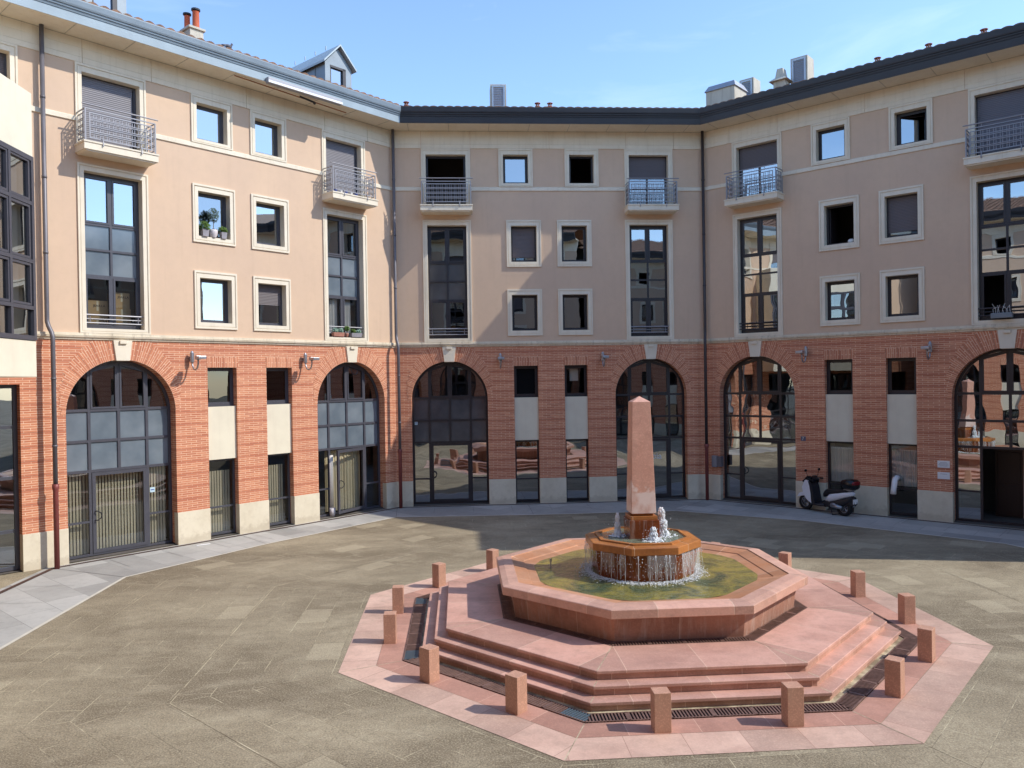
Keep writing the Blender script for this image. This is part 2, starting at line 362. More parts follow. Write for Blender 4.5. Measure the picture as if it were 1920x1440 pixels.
# ------------------------------------------------------------------ mesh helpers
class MB:
    def __init__(s): s.v = []; s.f = []; s.uv = {}; s.T = None; s.smooth = False
    def add(s, vs, fs, uvs=None):
        o = len(s.v)
        for p in vs:
            s.v.append(tuple(s.T @ Vector(p)) if s.T is not None else tuple(p))
        for i, f in enumerate(fs):
            if uvs: s.uv[len(s.f)] = uvs[i]
            s.f.append(tuple(o+k for k in f))
        return s
    def box(s, x0, x1, y0, y1, z0, z1):
        if x0 > x1: x0, x1 = x1, x0
        if y0 > y1: y0, y1 = y1, y0
        if z0 > z1: z0, z1 = z1, z0
        return s.add([(x0, y0, z0), (x1, y0, z0), (x1, y1, z0), (x0, y1, z0), (x0, y0, z1), (x1, y0, z1), (x1, y1, z1), (x0, y1, z1)],
                     [(0, 3, 2, 1), (4, 5, 6, 7), (0, 1, 5, 4), (1, 2, 6, 5), (2, 3, 7, 6), (3, 0, 4, 7)])
    def quad(s, a, b, c, d, uv=None): return s.add([a, b, c, d], [(0, 1, 2, 3)], [uv] if uv else None)
    def prism(s, pts, z0, z1):
        n = len(pts)
        return s.add([(x, y, z0) for x, y in pts]+[(x, y, z1) for x, y in pts],
                     [tuple(range(n))[::-1], tuple(range(n, 2*n))]+[(i, (i+1) % n, n+(i+1) % n, n+i) for i in range(n)])
    def prism_y(s, pts, y0, y1):
        n = len(pts)
        return s.add([(x, y0, z) for x, z in pts]+[(x, y1, z) for x, z in pts],
                     [tuple(range(n)), tuple(range(n, 2*n))[::-1]]+[((i+1) % n, i, n+i, n+(i+1) % n) for i in range(n)])
    def tube(s, pts, r, n=8, cap=True):
        pts = [Vector(p) for p in pts]; rs = r if isinstance(r, (list, tuple)) else [r]*len(pts)
        rings = []; pr = None
        for i, p in enumerate(pts):
            d = (pts[min(i+1, len(pts)-1)]-pts[max(i-1, 0)]).normalized()
            if pr is None: a = Vector((0, 0, 1)) if abs(d.z) < .9 else Vector((1, 0, 0)); e1 = d.cross(a).normalized()
            else: e1 = (pr-d*pr.dot(d)).normalized()
            pr = e1; e2 = d.cross(e1)
            rings.append([p+(e1*cos(2*pi*k/n)+e2*sin(2*pi*k/n))*rs[i] for k in range(n)])
        vs = [q for rg in rings for q in rg]; fs = []
        for i in range(len(rings)-1):
            for k in range(n): fs.append((i*n+k, i*n+(k+1) % n, (i+1)*n+(k+1) % n, (i+1)*n+k))
        if cap: fs += [tuple(range(n))[::-1], tuple((len(rings)-1)*n+k for k in range(n))]
        return s.add(vs, fs)
    def lathe(s, prof, n=16, c=(0, 0), cap=False):
        vs = [(c[0]+r*cos(2*pi*k/n), c[1]+r*sin(2*pi*k/n), z) for r, z in prof for k in range(n)]
        fs = [(i*n+k, i*n+(k+1) % n, (i+1)*n+(k+1) % n, (i+1)*n+k) for i in range(len(prof)-1) for k in range(n)]
        if cap: fs += [tuple(range(n))[::-1], tuple((len(prof)-1)*n+k for k in range(n))]
        return s.add(vs, fs)
    def ball(s, c, r, n=6, m_=4, sc=(1, 1, 1)):
        vs = []; fs = []
        for i in range(m_+1):
            t = pi*i/m_
            for k in range(n): vs.append((c[0]+sc[0]*r*sin(t)*cos(2*pi*k/n), c[1]+sc[1]*r*sin(t)*sin(2*pi*k/n), c[2]+sc[2]*r*cos(t)))
        for i in range(m_):
            for k in range(n): fs.append((i*n+k, (i+1)*n+k, (i+1)*n+(k+1) % n, i*n+(k+1) % n))
        return s.add(vs, fs)
    def oct(s, prof, inner_cap=False):
        """eight-sided body round the fountain's axis; prof = (circumradius, z); uv: u along the side, v along the profile"""
        A = [rad(22.5+45*k) for k in range(9)]
        vcum = 0
        for i in range(len(prof)-1):
            (r0, z0), (r1, z1) = prof[i], prof[i+1]; dl = hypot((r1-r0)*.924, z1-z0)
            for k in range(8):
                a, b = A[k], A[k+1]; h0, h1 = r0*.3827, r1*.3827
                s.quad((r0*cos(a), r0*sin(a), z0), (r0*cos(b), r0*sin(b), z0), (r1*cos(b), r1*sin(b), z1), (r1*cos(a), r1*sin(a), z1),
                       [(h0*-1+50+k*3.3, vcum+.3), (h0+50+k*3.3, vcum+.3), (h1+50+k*3.3, vcum+dl+.3), (-h1+50+k*3.3, vcum+dl+.3)])
            vcum += dl
        if inner_cap:
            r, z = prof[-1]; s.add([(r*cos(a), r*sin(a), z) for a in A[:8]], [tuple(range(8))])
        return s
    def build(s, name, mat, parent=None, smooth=False, bevel=0):
        me = bpy.data.meshes.new(name); me.from_pydata(s.v, [], s.f)
        uvl = me.uv_layers.new(name='UVMap')
        for pi_, poly in enumerate(me.polygons):
            u = s.uv.get(pi_)
            for j, li in enumerate(poly.loop_indices):
                if u: uvl.data[li].uv = u[j]
                else:
                    co_ = me.vertices[me.loops[li].vertex_index].co; uvl.data[li].uv = (co_.x+co_.y, co_.z)
        if smooth or s.smooth:
            for p in me.polygons: p.use_smooth = True
        me.materials.append(mat if not isinstance(mat, str) else M[mat]); me.update()
        o = bpy.data.objects.new(name, me); C.objects.link(o)
        if parent is not None: o.parent = parent
        if bevel:
            b = o.modifiers.new('bevel', 'BEVEL'); b.width = bevel; b.segments = 2; b.limit_method = 'ANGLE'; b.angle_limit = rad(35)
        return o

def thing(name, label, cat, loc=(0, 0, 0), rz=0, group=None):
    o = bpy.data.objects.new(name, None); C.objects.link(o); o.location = loc; o.rotation_euler = (0, 0, rz)
    o['label'] = label; o['category'] = cat
    if group: o['group'] = group
    return o
def tag(o, label, cat, group=None):
    o['label'] = label; o['category'] = cat
    if group: o['group'] = group
    return o
def struct(o): o['kind'] = 'structure'; return o
def copy_tree(o, parent=None):
    c = o.copy(); C.objects.link(c)
    if parent is not None: c.parent = parent; c.matrix_parent_inverse = o.matrix_parent_inverse
    for ch in list(o.children): copy_tree(ch, c)
    return c

# ------------------------------------------------------------------ wings of the building
T22 = tan(rad(22.5))
def ledge(mb, u0, u1, prof, m0=True, m1=True):
    """horizontal moulding: prof = list of (outwards, z), extruded along the wall; mitred where two wings meet"""
    n = len(prof); vs = []
    for (p, z) in prof: vs.append((u0+(p*T22 if m0 else 0), -p, z))
    for (p, z) in prof: vs.append((u1-(p*T22 if m1 else 0), -p, z))
    fs = [(i, i+1, n+i+1, n+i) for i in range(n-1)]
    fs += [tuple(range(n))[::-1], tuple(range(n, 2*n))]
    mb.add(vs, fs)

def wall_with_holes(mb, x0, x1, z0, z1, holes, y=0):
    xs = sorted({x0, x1}|{h[0] for h in holes}|{h[1] for h in holes}); zs = sorted({z0, z1}|{h[2] for h in holes}|{h[3] for h in holes})
    for i in range(len(xs)-1):
        for j in range(len(zs)-1):
            a, b, c, d = xs[i], xs[i+1], zs[j], zs[j+1]; mx, mz = (a+b)/2, (c+d)/2
            if any(h[0] < mx < h[1] and h[2] < mz < h[3] for h in holes): continue
            mb.quad((a, y, c), (b, y, c), (b, y, d), (a, y, d))

def surround(mb, a, b, c, d, A, B, C_, D, dep=.22, bottom=True):
    """stepped stone frame: outer a,b,c,d (x0,x1,z0,z1), opening A,B,C_,D, with its reveal"""
    def ring(o, i, y0, y1):
        (ox0, ox1, oz0, oz1), (ix0, ix1, iz0, iz1) = o, i
        mb.box(ox0, ix0, y0, y1, oz0, oz1); mb.box(ix1, ox1, y0, y1, oz0, oz1)
        mb.box(ix0, ix1, y0, y1, iz1, oz1)
        if bottom: mb.box(ix0, ix1, y0, y1, oz0, iz0)
    def lerp(t): return (a+(A-a)*t, b+(B-b)*t, (c+(C_-c)*t) if bottom else c, d+(D-d)*t)
    r0, r1, r2_, r3 = lerp(0), lerp(.28), lerp(.42), lerp(1)
    ring(r0, r1, -.042, .02); ring(r1, r2_, -.018, .02); ring(r2_, r3, -.03, dep)

def bars(mb, x0, x1, z0, z1, y0, y1, t, vs=(), hs=(), tv=None):
    mb.box(x0, x0+t, y0, y1, z0, z1); mb.box(x1-t, x1, y0, y1, z0, z1)
    mb.box(x0+t, x1-t, y0+.001, y1-.001, z0, z0+t); mb.box(x0+t, x1-t, y0+.001, y1-.001, z1-t, z1)
    tv = tv or t*.8
    for v in vs: mb.box(v-tv/2, v+tv/2, y0+.002, y1-.002, z0+t, z1-t)
    for h in hs: mb.box(x0+t, x1-t, y0+.003, y1-.003, h-tv/2, h+tv/2)

def small_window(wg, a, b, c, d, st='glass', top=False, fr='frame'):
    A, B = a+.158, b-.158; Cc, D = c+(.12 if top else .175), d-(.2 if top else .19)
    f = MB(); bars(f, A, B, Cc, D, .2, .27, .062)
    x0, x1, z0, z1 = A+.062, B-.062, Cc+.062, D-.062
    if st != 'open': bars(f, x0, x1, z0, z1, .215, .26, .03)
    win = f.build('window', fr, wg)
    s = MB(); surround(s, a, b, c, d, A, B, Cc, D, .21 if top else .21); s.build('surround', 'cream', win)
    def pane(m_, zb=z0, zt=z1, xb=x0, xe=x1): MB().quad((xb, .24, zb), (xe, .24, zb), (xe, .24, zt), (xb, .24, zt)).build('pane', m_, win)
    if st == 'shutter':
        MB().box(x0-.02, x1+.02, .2, .225, z0+.11, z1).build('shutter', 'shutter', win); pane('glass')
    elif st == 'shutter_part':
        h = (z1-z0)*.52; MB().box(x0-.02, x1+.02, .2, .225, z1-h*.95, z1).build('shutter', 'shutter', win); pane('glass')
    elif st == 'open':
        MB().box(x0, x0+.035, .3, .3+.7, z0, z1).build('sash', fr, win)
    elif st == 'open_mirror':
        f2 = MB(); f2.T = Matrix.Translation((x0, .27, 0)) @ Matrix.Rotation(rad(28), 4, 'Z')
        bars(f2, 0, x1-x0, z0, z1, 0, .04, .05); sa = f2.build('sash', fr, win)
        g = MB(); g.T = f2.T; g.quad((.05, .02, z0), (x1-x0-.05, .02, z0), (x1-x0-.05, .02, z1), (.05, .02, z1)); g.build('pane', 'glass_mirror', win)
    elif st == 'blind':
        pane('glass'); MB().box(x0, x1, .3, .31, z0+(z1-z0)*.42, z1).build('blind', 'blind', win)
    elif st == 'curtain':
        pane('glass_open'); folds(x0, x1, z0, z1, .34, 'curtain', 'curtain', win)
    else: pane(st)
    return win

def folds(x0, x1, z0, z1, y, m_, name, parent, amp=.02, n=None, hem=0):
    mb = MB(); n = n or max(6, int((x1-x0)/.02)); pr = None
    for i in range(n+1):
        x = x0+(x1-x0)*i/n; yy = y+amp*sin(i*1.9)+amp*.5*sin(i*.7)
        if pr: mb.quad((pr[0], pr[1], z0), (x, yy, z0), (x, yy, z1), (pr[0], pr[1], z1))
        pr = (x, yy)
    return mb.build(name, m_, parent, smooth=True)

def tall_window(wg, a, b, st, fr='frame'):
    A, B, Cc, D = a+.155, b-.155, 5.78, 9.69
    f = MB(); xm = (A+B)/2
    bars(f, A, B, Cc, D, .2, .28, .07, (xm,), (8.42, 7.78, 7.12))
    bars(f, A+.07, xm-.03, Cc+.07, 7.09, .19, .27, .05); bars(f, xm+.03, B-.07, Cc+.07, 7.09, .19, .27, .05)
    bars(f, A+.07, xm-.03, 8.45, D-.07, .19, .27, .05); bars(f, xm+.03, B-.07, 8.45, D-.07, .19, .27, .05)
    win = f.build('tall_window', fr, wg)
    s = MB(); surround(s, a, b, 5.662, 9.86, A, B, Cc, D, .21); s.build('surround', 'cream', win)
    def p(x0, x1, z0, z1, m_): MB().quad((x0, .24, z0), (x1, .24, z0), (x1, .24, z1), (x0, .24, z1)).build('pane', m_, win)
    lo, mid, hi = st
    for (x0, x1) in ((A, xm), (xm, B)):
        p(x0, x1, 8.42, D, hi); p(x0, x1, 7.12, 8.42, mid)
        if not (lo == 'open' and x0 == A): p(x0, x1, Cc, 7.12, 'glass_mirror' if lo == 'open' else lo)
    r = MB(); r.tube([(A-.02, .06, 6.12), (B+.02, .06, 6.12)], .02); r.tube([(A-.02, .08, 6.02), (B+.02, .08, 6.02)], .012)
    r.tube([(A-.02, .06, 5.92), (B+.02, .06, 5.92)], .016)
    for x in (A+.12, B-.12): r.tube([(x, .07, 6.12), (x, .07, 5.92)], .01, 6)
    r.build('guard_rail', 'rail' if fr == 'frame_grey' or wg.name.startswith('middle') else 'pipe_dark', win)
    return win

def balcony(wg, a, b, st, fr='frame', rail='rail'):
    A, B, Cc, D = a+.155, b-.155, 10.29, 12.13
    f = MB(); xm = (A+B)/2; bars(f, A, B, Cc, D, .2, .28, .07, (xm,) if st != 'open' else ())
    win = f.build('balcony_door', fr, wg)
    s = MB(); surround(s, a, b, 10.291, 12.335, A, B, Cc, D, .21, bottom=False); s.build('surround', 'cream', win)
    if st == 'shut': MB().box(A+.04, B-.1, .185, .21, Cc, D-.03).build('shutter', 'shutter_lite', win)
    elif st == 'half':
        MB().box(A+.04, B-.04, .185, .21, 11.4, D-.03).build('shutter', 'shutter', win)
        MB().quad((A, .24, Cc), (B, .24, Cc), (B, .24, 11.5), (A, .24, 11.5)).build('pane', 'glass_mirror', win)
    elif st == 'dark':
        MB().box(A+.04, B-.04, .185, .21, 11.36, D-.03).build('shutter', 'shutter', win)
        MB().quad((A, .24, Cc), (B, .24, Cc), (B, .24, 11.4), (A, .24, 11.4)).build('pane', 'glass', win)
    # slab and railing
    b0, b1 = a-.02, b+.05; sl_ = MB()
    sl_.box(b0, b1, -.6, 0, 10.085, 10.25); sl_.box(b0-.015, b1+.015, -.62, 0, 10.25, 10.288)
    sl_.prism_y([(b0+.06, 10.05), (b1-.06, 10.05), (b1-.03, 10.085), (b0+.03, 10.085)], -.56, 0)
    slab = sl_.build('balcony', 'cream', wg)
    r = MB(); y = -.54; x0, x1 = b0+.05, b1-.05; zt = 11.08
    for x in (x0, x1): r.box(x-.014, x+.014, y-.014, y+.014, 10.288, zt)
    r.tube([(x0-.07, y-.01, zt+.1), (x1+.07, y-.01, zt+.1)], .018, 8)
    r.box(x0, x1, y-.012, y+.012, zt-.014, zt+.01)
    for x in (x0+.38, x1-.38): r.tube([(x, y, zt), (x, y, zt+.09)], .008, 6); r.tube([(x, y-.02, 10.4), (x, y-.075, 10.32), (x, y-.09, 10.2)], .016, 6)
    def panel(P, l, zb, zt_, nx):
        P(0, l, zb, zb+.025); P(0, l, zt_-.025, zt_); P(0, .025, zb+.025, zt_-.025); P(l-.025, l, zb+.025, zt_-.025)
        nr = 4; hh = (zt_-zb)/nr
        for i in range(1, nr):
            P(.025, l-.025, zb+hh*i-.03, zb+hh*i-.012); P(.025, l-.025, zb+hh*i+.012, zb+hh*i+.03)
        for i in range(nx):
            x = (i+.9)*l/(nx+.8)
            P(x-.036, x-.02, zb+.02, zt_-.02, True); P(x+.02, x+.036, zb+.02, zt_-.02, True)
    panel(lambda p, q, c, d, v=False: r.box(x0+.09+p, x0+.09+q, y+(.012 if v else -.008), y+(.02 if v else .008), c, d), x1-x0-.18, 10.37, 11.0, 9)
    for xx in (x0, x1):
        r.box(xx-.012, xx+.012, y, 0, zt-.014, zt+.01); r.box(xx-.012, xx+.012, -.03, 0, 10.288, zt)
        panel(lambda p, q, c, d, v=False: r.box(xx+(.01 if v else -.008), xx+(.018 if v else .008), y+.07+p, y+.07+q, c, d), .4, 10.37, 11.0, 2)
        for z in (10.5, 10.86): r.box(xx-.005, xx+.005, y, y+.08, z, z+.012); 
    r.build('railing', rail, slab)
    return slab

def arch_window(wg, u0, u1, lo, mid, hi, fr='frame', door='shut', blind=False, extra=None):
    cx, R = (u0+u1)/2, (u1-u0)/2; sp = 5.0-R; Y0, Y1 = .3, .37
    f = MB(); t = .075
    n = 28; P = [(cx-R*cos(pi*i/n), sp+R*sin(pi*i/n)) for i in range(n+1)]; Q = [(cx-(R-t)*cos(pi*i/n), sp+(R-t)*sin(pi*i/n)) for i in range(n+1)]
    for i in range(n):
        f.quad((P[i][0], Y0, P[i][1]), (Q[i][0], Y0, Q[i][1]), (Q[i+1][0], Y0, Q[i+1][1]), (P[i+1][0], Y0, P[i+1][1]))
        f.quad((Q[i][0], Y0, Q[i][1]), (Q[i][0], Y1, Q[i][1]), (Q[i+1][0], Y1, Q[i+1][1]), (Q[i+1][0], Y0, Q[i+1][1]))
    f.box(u0, u0+t, Y0, Y1, .04, sp); f.box(u1-t, u1, Y0, Y1, .04, sp)
    f.box(u0+t, u1-t, Y0+.001, Y1, .04, .1)
    xs = (cx-.72, cx, cx+.72)
    arcz = lambda x: sp+math.sqrt(max(0, (R-.02)**2-(x-cx)**2))
    for x in xs:
        zb = 2.2 if x == cx else .1
        f.box(x-.035, x+.035, Y0+.002, Y1-.002, zb, arcz(x))
    for z in (3.72, 2.94, 2.18): f.box(u0+t, u1-t, Y0+.004, Y1-.004, z-.035, z+.035)
    f.box(u0+t, xs[0]-.035, Y0+.004, Y1-.004, .88, .93); f.box(xs[2]+.035, u1-t, Y0+.004, Y1-.004, .88, .93)
    for (a, b) in ((xs[0]+.035, cx-.035), (cx+.035, xs[2]-.035)):    # opening sashes under the arch
        f.box(a, a+.045, Y0-.012, Y1, 3.755, arcz(a+.02)-.05); f.box(b-.045, b, Y0-.012, Y1, 3.755, arcz(b-.02)-.05)
        f.box(a+.045, b-.045, Y0-.012, Y1, 3.755, 3.8)
        za, zb = arcz(a)-.12, arcz(b)-.12
        f.add([(a, Y0-.01, za), (b, Y0-.01, zb), (b, Y0-.01, zb+.09), (a, Y0-.01, za+.09)], [(0, 1, 2, 3)])
    win = f.build('arched_window', fr, wg)
    yy = .335
    def p(x0, x1, z0, z1, m_): MB().quad((x0, yy, z0), (x1, yy, z0), (x1, yy, z1), (x0, yy, z1)).build('pane', m_, win)
    p(u0, u1, 3.72, 5.0, hi)
    p(u0, cx, 2.18, 3.72, mid); p(cx, u1, 2.18, 3.72, mid)
    p(u0, xs[0], .06, 2.18, lo); p(xs[2], u1, .06, 2.18, lo)
    # door leaf
    d0, d1 = xs[0]+.04, xs[2]-.04; L = d1-d0
    if door != 'gone':
        d = MB(); T = Matrix.Identity(4)
        if door == 'ajar': T = Matrix.Translation((d1, .3, 0)) @ Matrix.Rotation(rad(14), 4, 'Z') @ Matrix.Translation((-d1, -.3, 0))
        d.T = T; bars(d, d0, d1, .1, 2.14, .285, .35, .085)
        dl = d.build('door', fr, win)
        g = MB(); g.T = T; g.quad((d0+.08, .32, .18), (d1-.08, .32, .18), (d1-.08, .32, 2.06), (d0+.08, .32, 2.06)); g.build('door_pane', lo, win)
        h = MB(); h.T = T; x = d0+.06
        h.tube([(x, .285, 1.16), (x+.02, .22, 1.17), (x+.1, .2, 1.12), (x+.12, .2, 1.05), (x+.1, .2, .98), (x+.02, .22, .93), (x, .285, .94)], .014, 6)
        h.build('door_handle', 'dgrey', win)
    if blind:
        b = MB(); x = u0+.06
        while x < u1-.1:
            b.box(x, x+.05, .5, .51, .08, 2.12); x += .078
        b.build('vertical_blind', 'blind', win)
    return win

def strip_window(wg, u0, u1, top='black', lo='glass', blind=None, fr='frame', open_top=False):
    d = .2
    f = MB(); bars(f, u0, u1, 3.72, 4.8, d, d+.07, .06)
    if not open_top: bars(f, u0+.06, u1-.06, 3.78, 4.74, d+.01, d+.06, .04)
    f.box(u0, u1, d-.03, d+.07, 3.7, 3.72)
    w1 = f.build('window', fr, wg)
    if not open_top: MB().quad((u0, d+.035, 3.74), (u1, d+.035, 3.74), (u1, d+.035, 4.8), (u0, d+.035, 4.8)).build('pane', top, w1)
    f = MB(); bars(f, u0, u1, .06, 2.2, d, d+.07, .06, (), (.84,))
    w2 = f.build('window', fr, wg)
    MB().quad((u0, d+.035, .08), (u1, d+.035, .08), (u1, d+.035, 2.2), (u0, d+.035, 2.2)).build('pane', lo, w2)
    MB().box(u0+.004, u1-.004, .075, d+.05, 2.205, 3.695).build('panel', 'white_panel', wg)
    if blind:
        if blind == 'blind':
            b = MB(); x = u0+.05
            while x < u1-.1: b.box(x, x+.06, .42, .43, .1, 1.85); x += .08
            b.build('vertical_blind', 'blind', w2)
        else: folds(u0+.05, u1-.05, .9, 2.0, .36, 'curtain', 'curtain', w2)
    return w1, w2

def pot_vent(wg, u, y, z, r=.07, h=.17):
    v = MB(); v.lathe([(r, z-.25), (r, z), (r*1.25, z+.005), (r*1.25, z+.03), (r*.9, z+.03)], 10, (u, y))
    for k in range(4):
        a = k*pi/2+.4; v.box(u+r*.8*cos(a)-.015, u+r*.8*cos(a)+.015, y+r*.8*sin(a)-.015, y+r*.8*sin(a)+.015, z+.03, z+h*.7)
    v.lathe([(r*1.5, z+h*.7), (r*1.5, z+h*.8), (r*.2, z+h)], 10, (u, y)); v.build('roof_vent', 'terr_pale', wg)

def louvre(wg, u0, u1, y, z0, z1, dep=.6):
    b = MB(); b.box(u0, u1, y, y+dep, z0, z1); o = b.build('ventilation_stack', 'conc', wg)
    f = MB(); bars(f, u0+.05, u1-.05, z0+.25, z1-.05, y-.03, y-.002, .06)
    z = z0+.34
    while z < z1-.14:
        f.add([(u0+.1, y-.022, z), (u1-.1, y-.022, z), (u1-.1, y-.004, z+.05), (u0+.1, y-.004, z+.05)], [(0, 1, 2, 3)]); z += .062
    f.build('louvre', 'metal', o)

def dormer(wg, u0, u1):
    y0 = .8; zt = 14.93; za = 15.5; um = (u0+u1)/2
    b = MB()
    yb = 6.5
    b.quad((u0, y0, 13.6), (u0, yb, 13.6), (u0, yb, zt), (u0, y0, zt)); b.quad((u1, y0, 13.6), (u1, yb, 13.6), (u1, yb, zt), (u1, y0, zt))
    A, B, Z0, Z1 = u0+.2, u1-.24, 13.9, 14.88
    wall_with_holes(b, u0, u1, 13.6, zt, [(A, B, Z0, Z1)], y0); b.add([(u0, y0, zt), (u1, y0, zt), (um, y0, za)], [(0, 1, 2)])
    for k in range(1, 9): b.box(u0-.02, u0, y0+k*.55, y0+k*.55+.02, 13.7, zt)
    o = b.build('dormer', 'zinc', wg)
    r = MB(); e = .12; yf = y0-.14
    for s_, ue in ((-1, u0-e), (1, u1+e)):
        ze = zt-.06
        r.add([(um, yf, za+.06), (ue, yf, ze), (ue, yb, ze), (um, yb, za+.06), (um, yf, za+.12), (ue, yf, ze+.07), (ue, yb, ze+.07), (um, yb, za+.12)],
              [(0, 1, 2, 3), (4, 5, 6, 7), (0, 1, 5, 4), (1, 2, 6, 5)])
    for k in range(8): r.box(um-.3, um-.28, yf+.4+k*.6, yf+.44+k*.6, za-.05, za+.08)
    r.build('dormer_roof', 'zinc_pale', o)
    f = MB(); bars(f, A, B, Z0, Z1, y0+.02, y0+.1, .05); f.box(B-.12, B, y0-.01, y0+.1, Z0, Z1); f.box(A, B, y0-.01, y0+.1, Z1-.07, Z1); f.build('dormer_frame', 'frame', o)
    MB().quad((A, y0+.06, Z0), (B, y0+.06, Z0), (B, y0+.06, Z1), (A, y0+.06, Z1)).build('dormer_pane', 'glass_mirror', o)

def roof_mesh(wg, U0=0):
    sl, per, e, am_ = .30, .27, .92, (.075 if wg.name.startswith('left') else .04)
    b = MB(); n = int((W+4.4)/per*6); us = [-2.2+i*(W+4.4)/n for i in range(n+1)]
    ys = lambda u: max(-e, (-u/T22 if U0 == 0 else -e), -(W-u)/T22)
    YB = 5.2
    prof = lambda u: am_*abs(sin(pi*u/per))**.7
    rows = [-e+.42*k for k in range(16)]
    for i in range(n):
        ua, ub = us[i], us[i+1]; ya, yb = ys(ua), ys(ub)
        if ya > YB or yb > YB: continue
        for k in range(15):
            y0, y1 = rows[k], rows[k+1]
            a0, a1 = max(y0, ya), y1; b0, b1 = max(y0, yb), y1
            if a0 >= a1 or b0 >= b1: continue
            z = lambda u, y: 13.44+sl*(y+e)+prof(u)+.02*(1-(y-y0)/.42)
            b.quad((ua, a0, z(ua, a0)), (ub, b0, z(ub, b0)), (ub, b1, z(ub, b1)), (ua, a1, z(ua, a1)))
        if abs(ya+e) < .01: b.quad((ua, -e, 13.4), (ub, -e, 13.4), (ub, -e, 13.46+prof(ub)), (ua, -e, 13.46+prof(ua)))
    # back slope
    zt = 13.44+sl*(YB+e)-.02
    b.quad((-2.1, YB, zt), (W+2.1, YB, zt), (W+3, YB+6, 13.4), (-3, YB+6, 13.4))
    return b.build('roof', 'tile', wg)

def make_wing(name, label, cat, loc, rz, sp):
    wg = thing(name, label, cat, loc, rz)
    fr = sp.get('frame', 'frame'); U0, U1 = sp.get('range', (0, W)); full = U1 == W; M0, M1 = U0 == 0, U1 == W
    ok = lambda a, b: a >= U0-.01 and b <= U1+.01
    # plaster storeys
    holes = [(a+.155, b-.155, 5.78, 9.69) for a, b, s_ in sp['tall'] if ok(a, b)]
    holes += [(a+.155, b-.155, 10.29, 12.13) for a, b, s_ in sp['balc'] if ok(a, b)]
    for a, b, c, d, s_, *_ in sp['small']:
        if ok(a, b):
            t = c > 10.5; holes.append((a+.158, b-.158, c+(.12 if t else .175), d-(.2 if t else .19)))
    p = MB(); wall_with_holes(p, U0, U1, 5.6, 12.94, holes); p.build('plaster_wall', 'plaster', wg)
    # ground floor brick
    b = MB(); u = U0; ops = []
    if sp.get('ground') == 'bays':
        ops = [('r', .9, 3.9, 4.4), ('r', 4.3, 6.6, 4.4), ('r', 7.0, 10.02, 4.4)]
    else:
        ops = [('a',)+tuple(sp['arch'][0][:2]), ('r', sp['strip'][0][0], sp['strip'][0][1], 4.8), ('r', sp['strip'][1][0], sp['strip'][1][1], 4.8), ('a',)+tuple(sp['arch'][1][:2])]
    if U0 < 0: ops = [('r', U0+.1, -.5, 4.4)]+ops
    ops = [o for o in ops if ok(o[1], o[2])]
    BT = 5.5; piers = []
    for o in ops:
        b.quad((u, 0, .87), (o[1], 0, .87), (o[1], 0, BT), (u, 0, BT)); piers.append((u, o[1], u == U0 and M0, False)); u = o[2]
        if o[0] == 'r':
            zt = o[3]; b.quad((o[1], 0, zt), (o[2], 0, zt), (o[2], 0, BT), (o[1], 0, BT))
            dp = .2
            b.quad((o[1], 0, .04), (o[1], dp, .04), (o[1], dp, zt), (o[1], 0, zt)); b.quad((o[2], dp, .04), (o[2], 0, .04), (o[2], 0, zt), (o[2], dp, zt))
            b.quad((o[1], 0, zt), (o[1], dp, zt), (o[2], dp, zt), (o[2], 0, zt))
        else:
            cx, R = (o[1]+o[2])/2, (o[2]-o[1])/2; zs = 5.0-R; n = 28
            P = [(cx-R*cos(pi*i/n), zs+R*sin(pi*i/n)) for i in range(n+1)]
            for i in range(n):
                (xa, za), (xb, zb) = P[i], P[i+1]
                b.quad((xa, 0, za), (xb, 0, zb), (xb, 0, BT), (xa, 0, BT)); b.quad((xa, 0, za), (xa, .3, za), (xb, .3, zb), (xb, 0, zb))
            b.quad((o[1], 0, .04), (o[1], .3, .04), (o[1], .3, zs), (o[1], 0, zs)); b.quad((o[2], .3, .04), (o[2], 0, .04), (o[2], 0, zs), (o[2], .3, zs))
    b.quad((u, 0, .87), (U1, 0, .87), (U1, 0, BT), (u, 0, BT)); piers.append((u, U1, False, M1))
    b.build('brick_wall', 'brick', wg)
    for (a, c, m0, m1) in piers:      # pale plinth round each pier
        q = MB(); t = .03
        q.prism([(a+(T22*t if m0 else -.004), -t), (c-(T22*t if m1 else -.004), -t), (c+(.004 if not m1 else 0), .18), (a-(.004 if not m0 else 0), .18)], 0, .875)
        q.build('plinth', 'plinth', wg, bevel=.006)
    # cornice, string course, frieze
    q = MB(); ledge(q, U0, U1, [(0, 5.485), (.035, 5.49), (.04, 5.53), (.075, 5.545), (.09, 5.595), (.06, 5.6), (.06, 5.655), (0, 5.66)], M0, M1); q.build('cornice', 'cornice', wg)
    q = MB(); tl = [(a, c) for a, c, s_ in sp['balc'] if ok(a, c)]; seg = [U0]+[x for t_ in tl for x in t_]+[U1]
    for i in range(0, len(seg), 2): ledge(q, seg[i], seg[i+1], [(0, 10.875), (.035, 10.88), (.035, 10.99), (0, 11.01)], M0 and i == 0, M1 and i == len(seg)-2)
    q.build('string_course', 'cream', wg)
    q = MB(); cuts = [U0]+[x for x in (-1.2, 1.0, 2.7, 5.45, 8.15, 9.85) if U0 < x < U1]+[U1]
    for i in range(len(cuts)-1):
        a, c = cuts[i]+(.006 if i else 0), cuts[i+1]-(.006 if i < len(cuts)-2 else 0); m0, m1 = M0 and i == 0, M1 and i == len(cuts)-2
        ledge(q, a, c, [(0, 12.34), (.03, 12.345), (.03, 12.475), (.012, 12.48), (.02, 12.49), (.02, 12.70), (.014, 12.703), (.014, 12.709), (.02, 12.712), (.02, 12.936), (0, 12.936)], m0, m1)
    q.build('frieze', 'cream', wg)
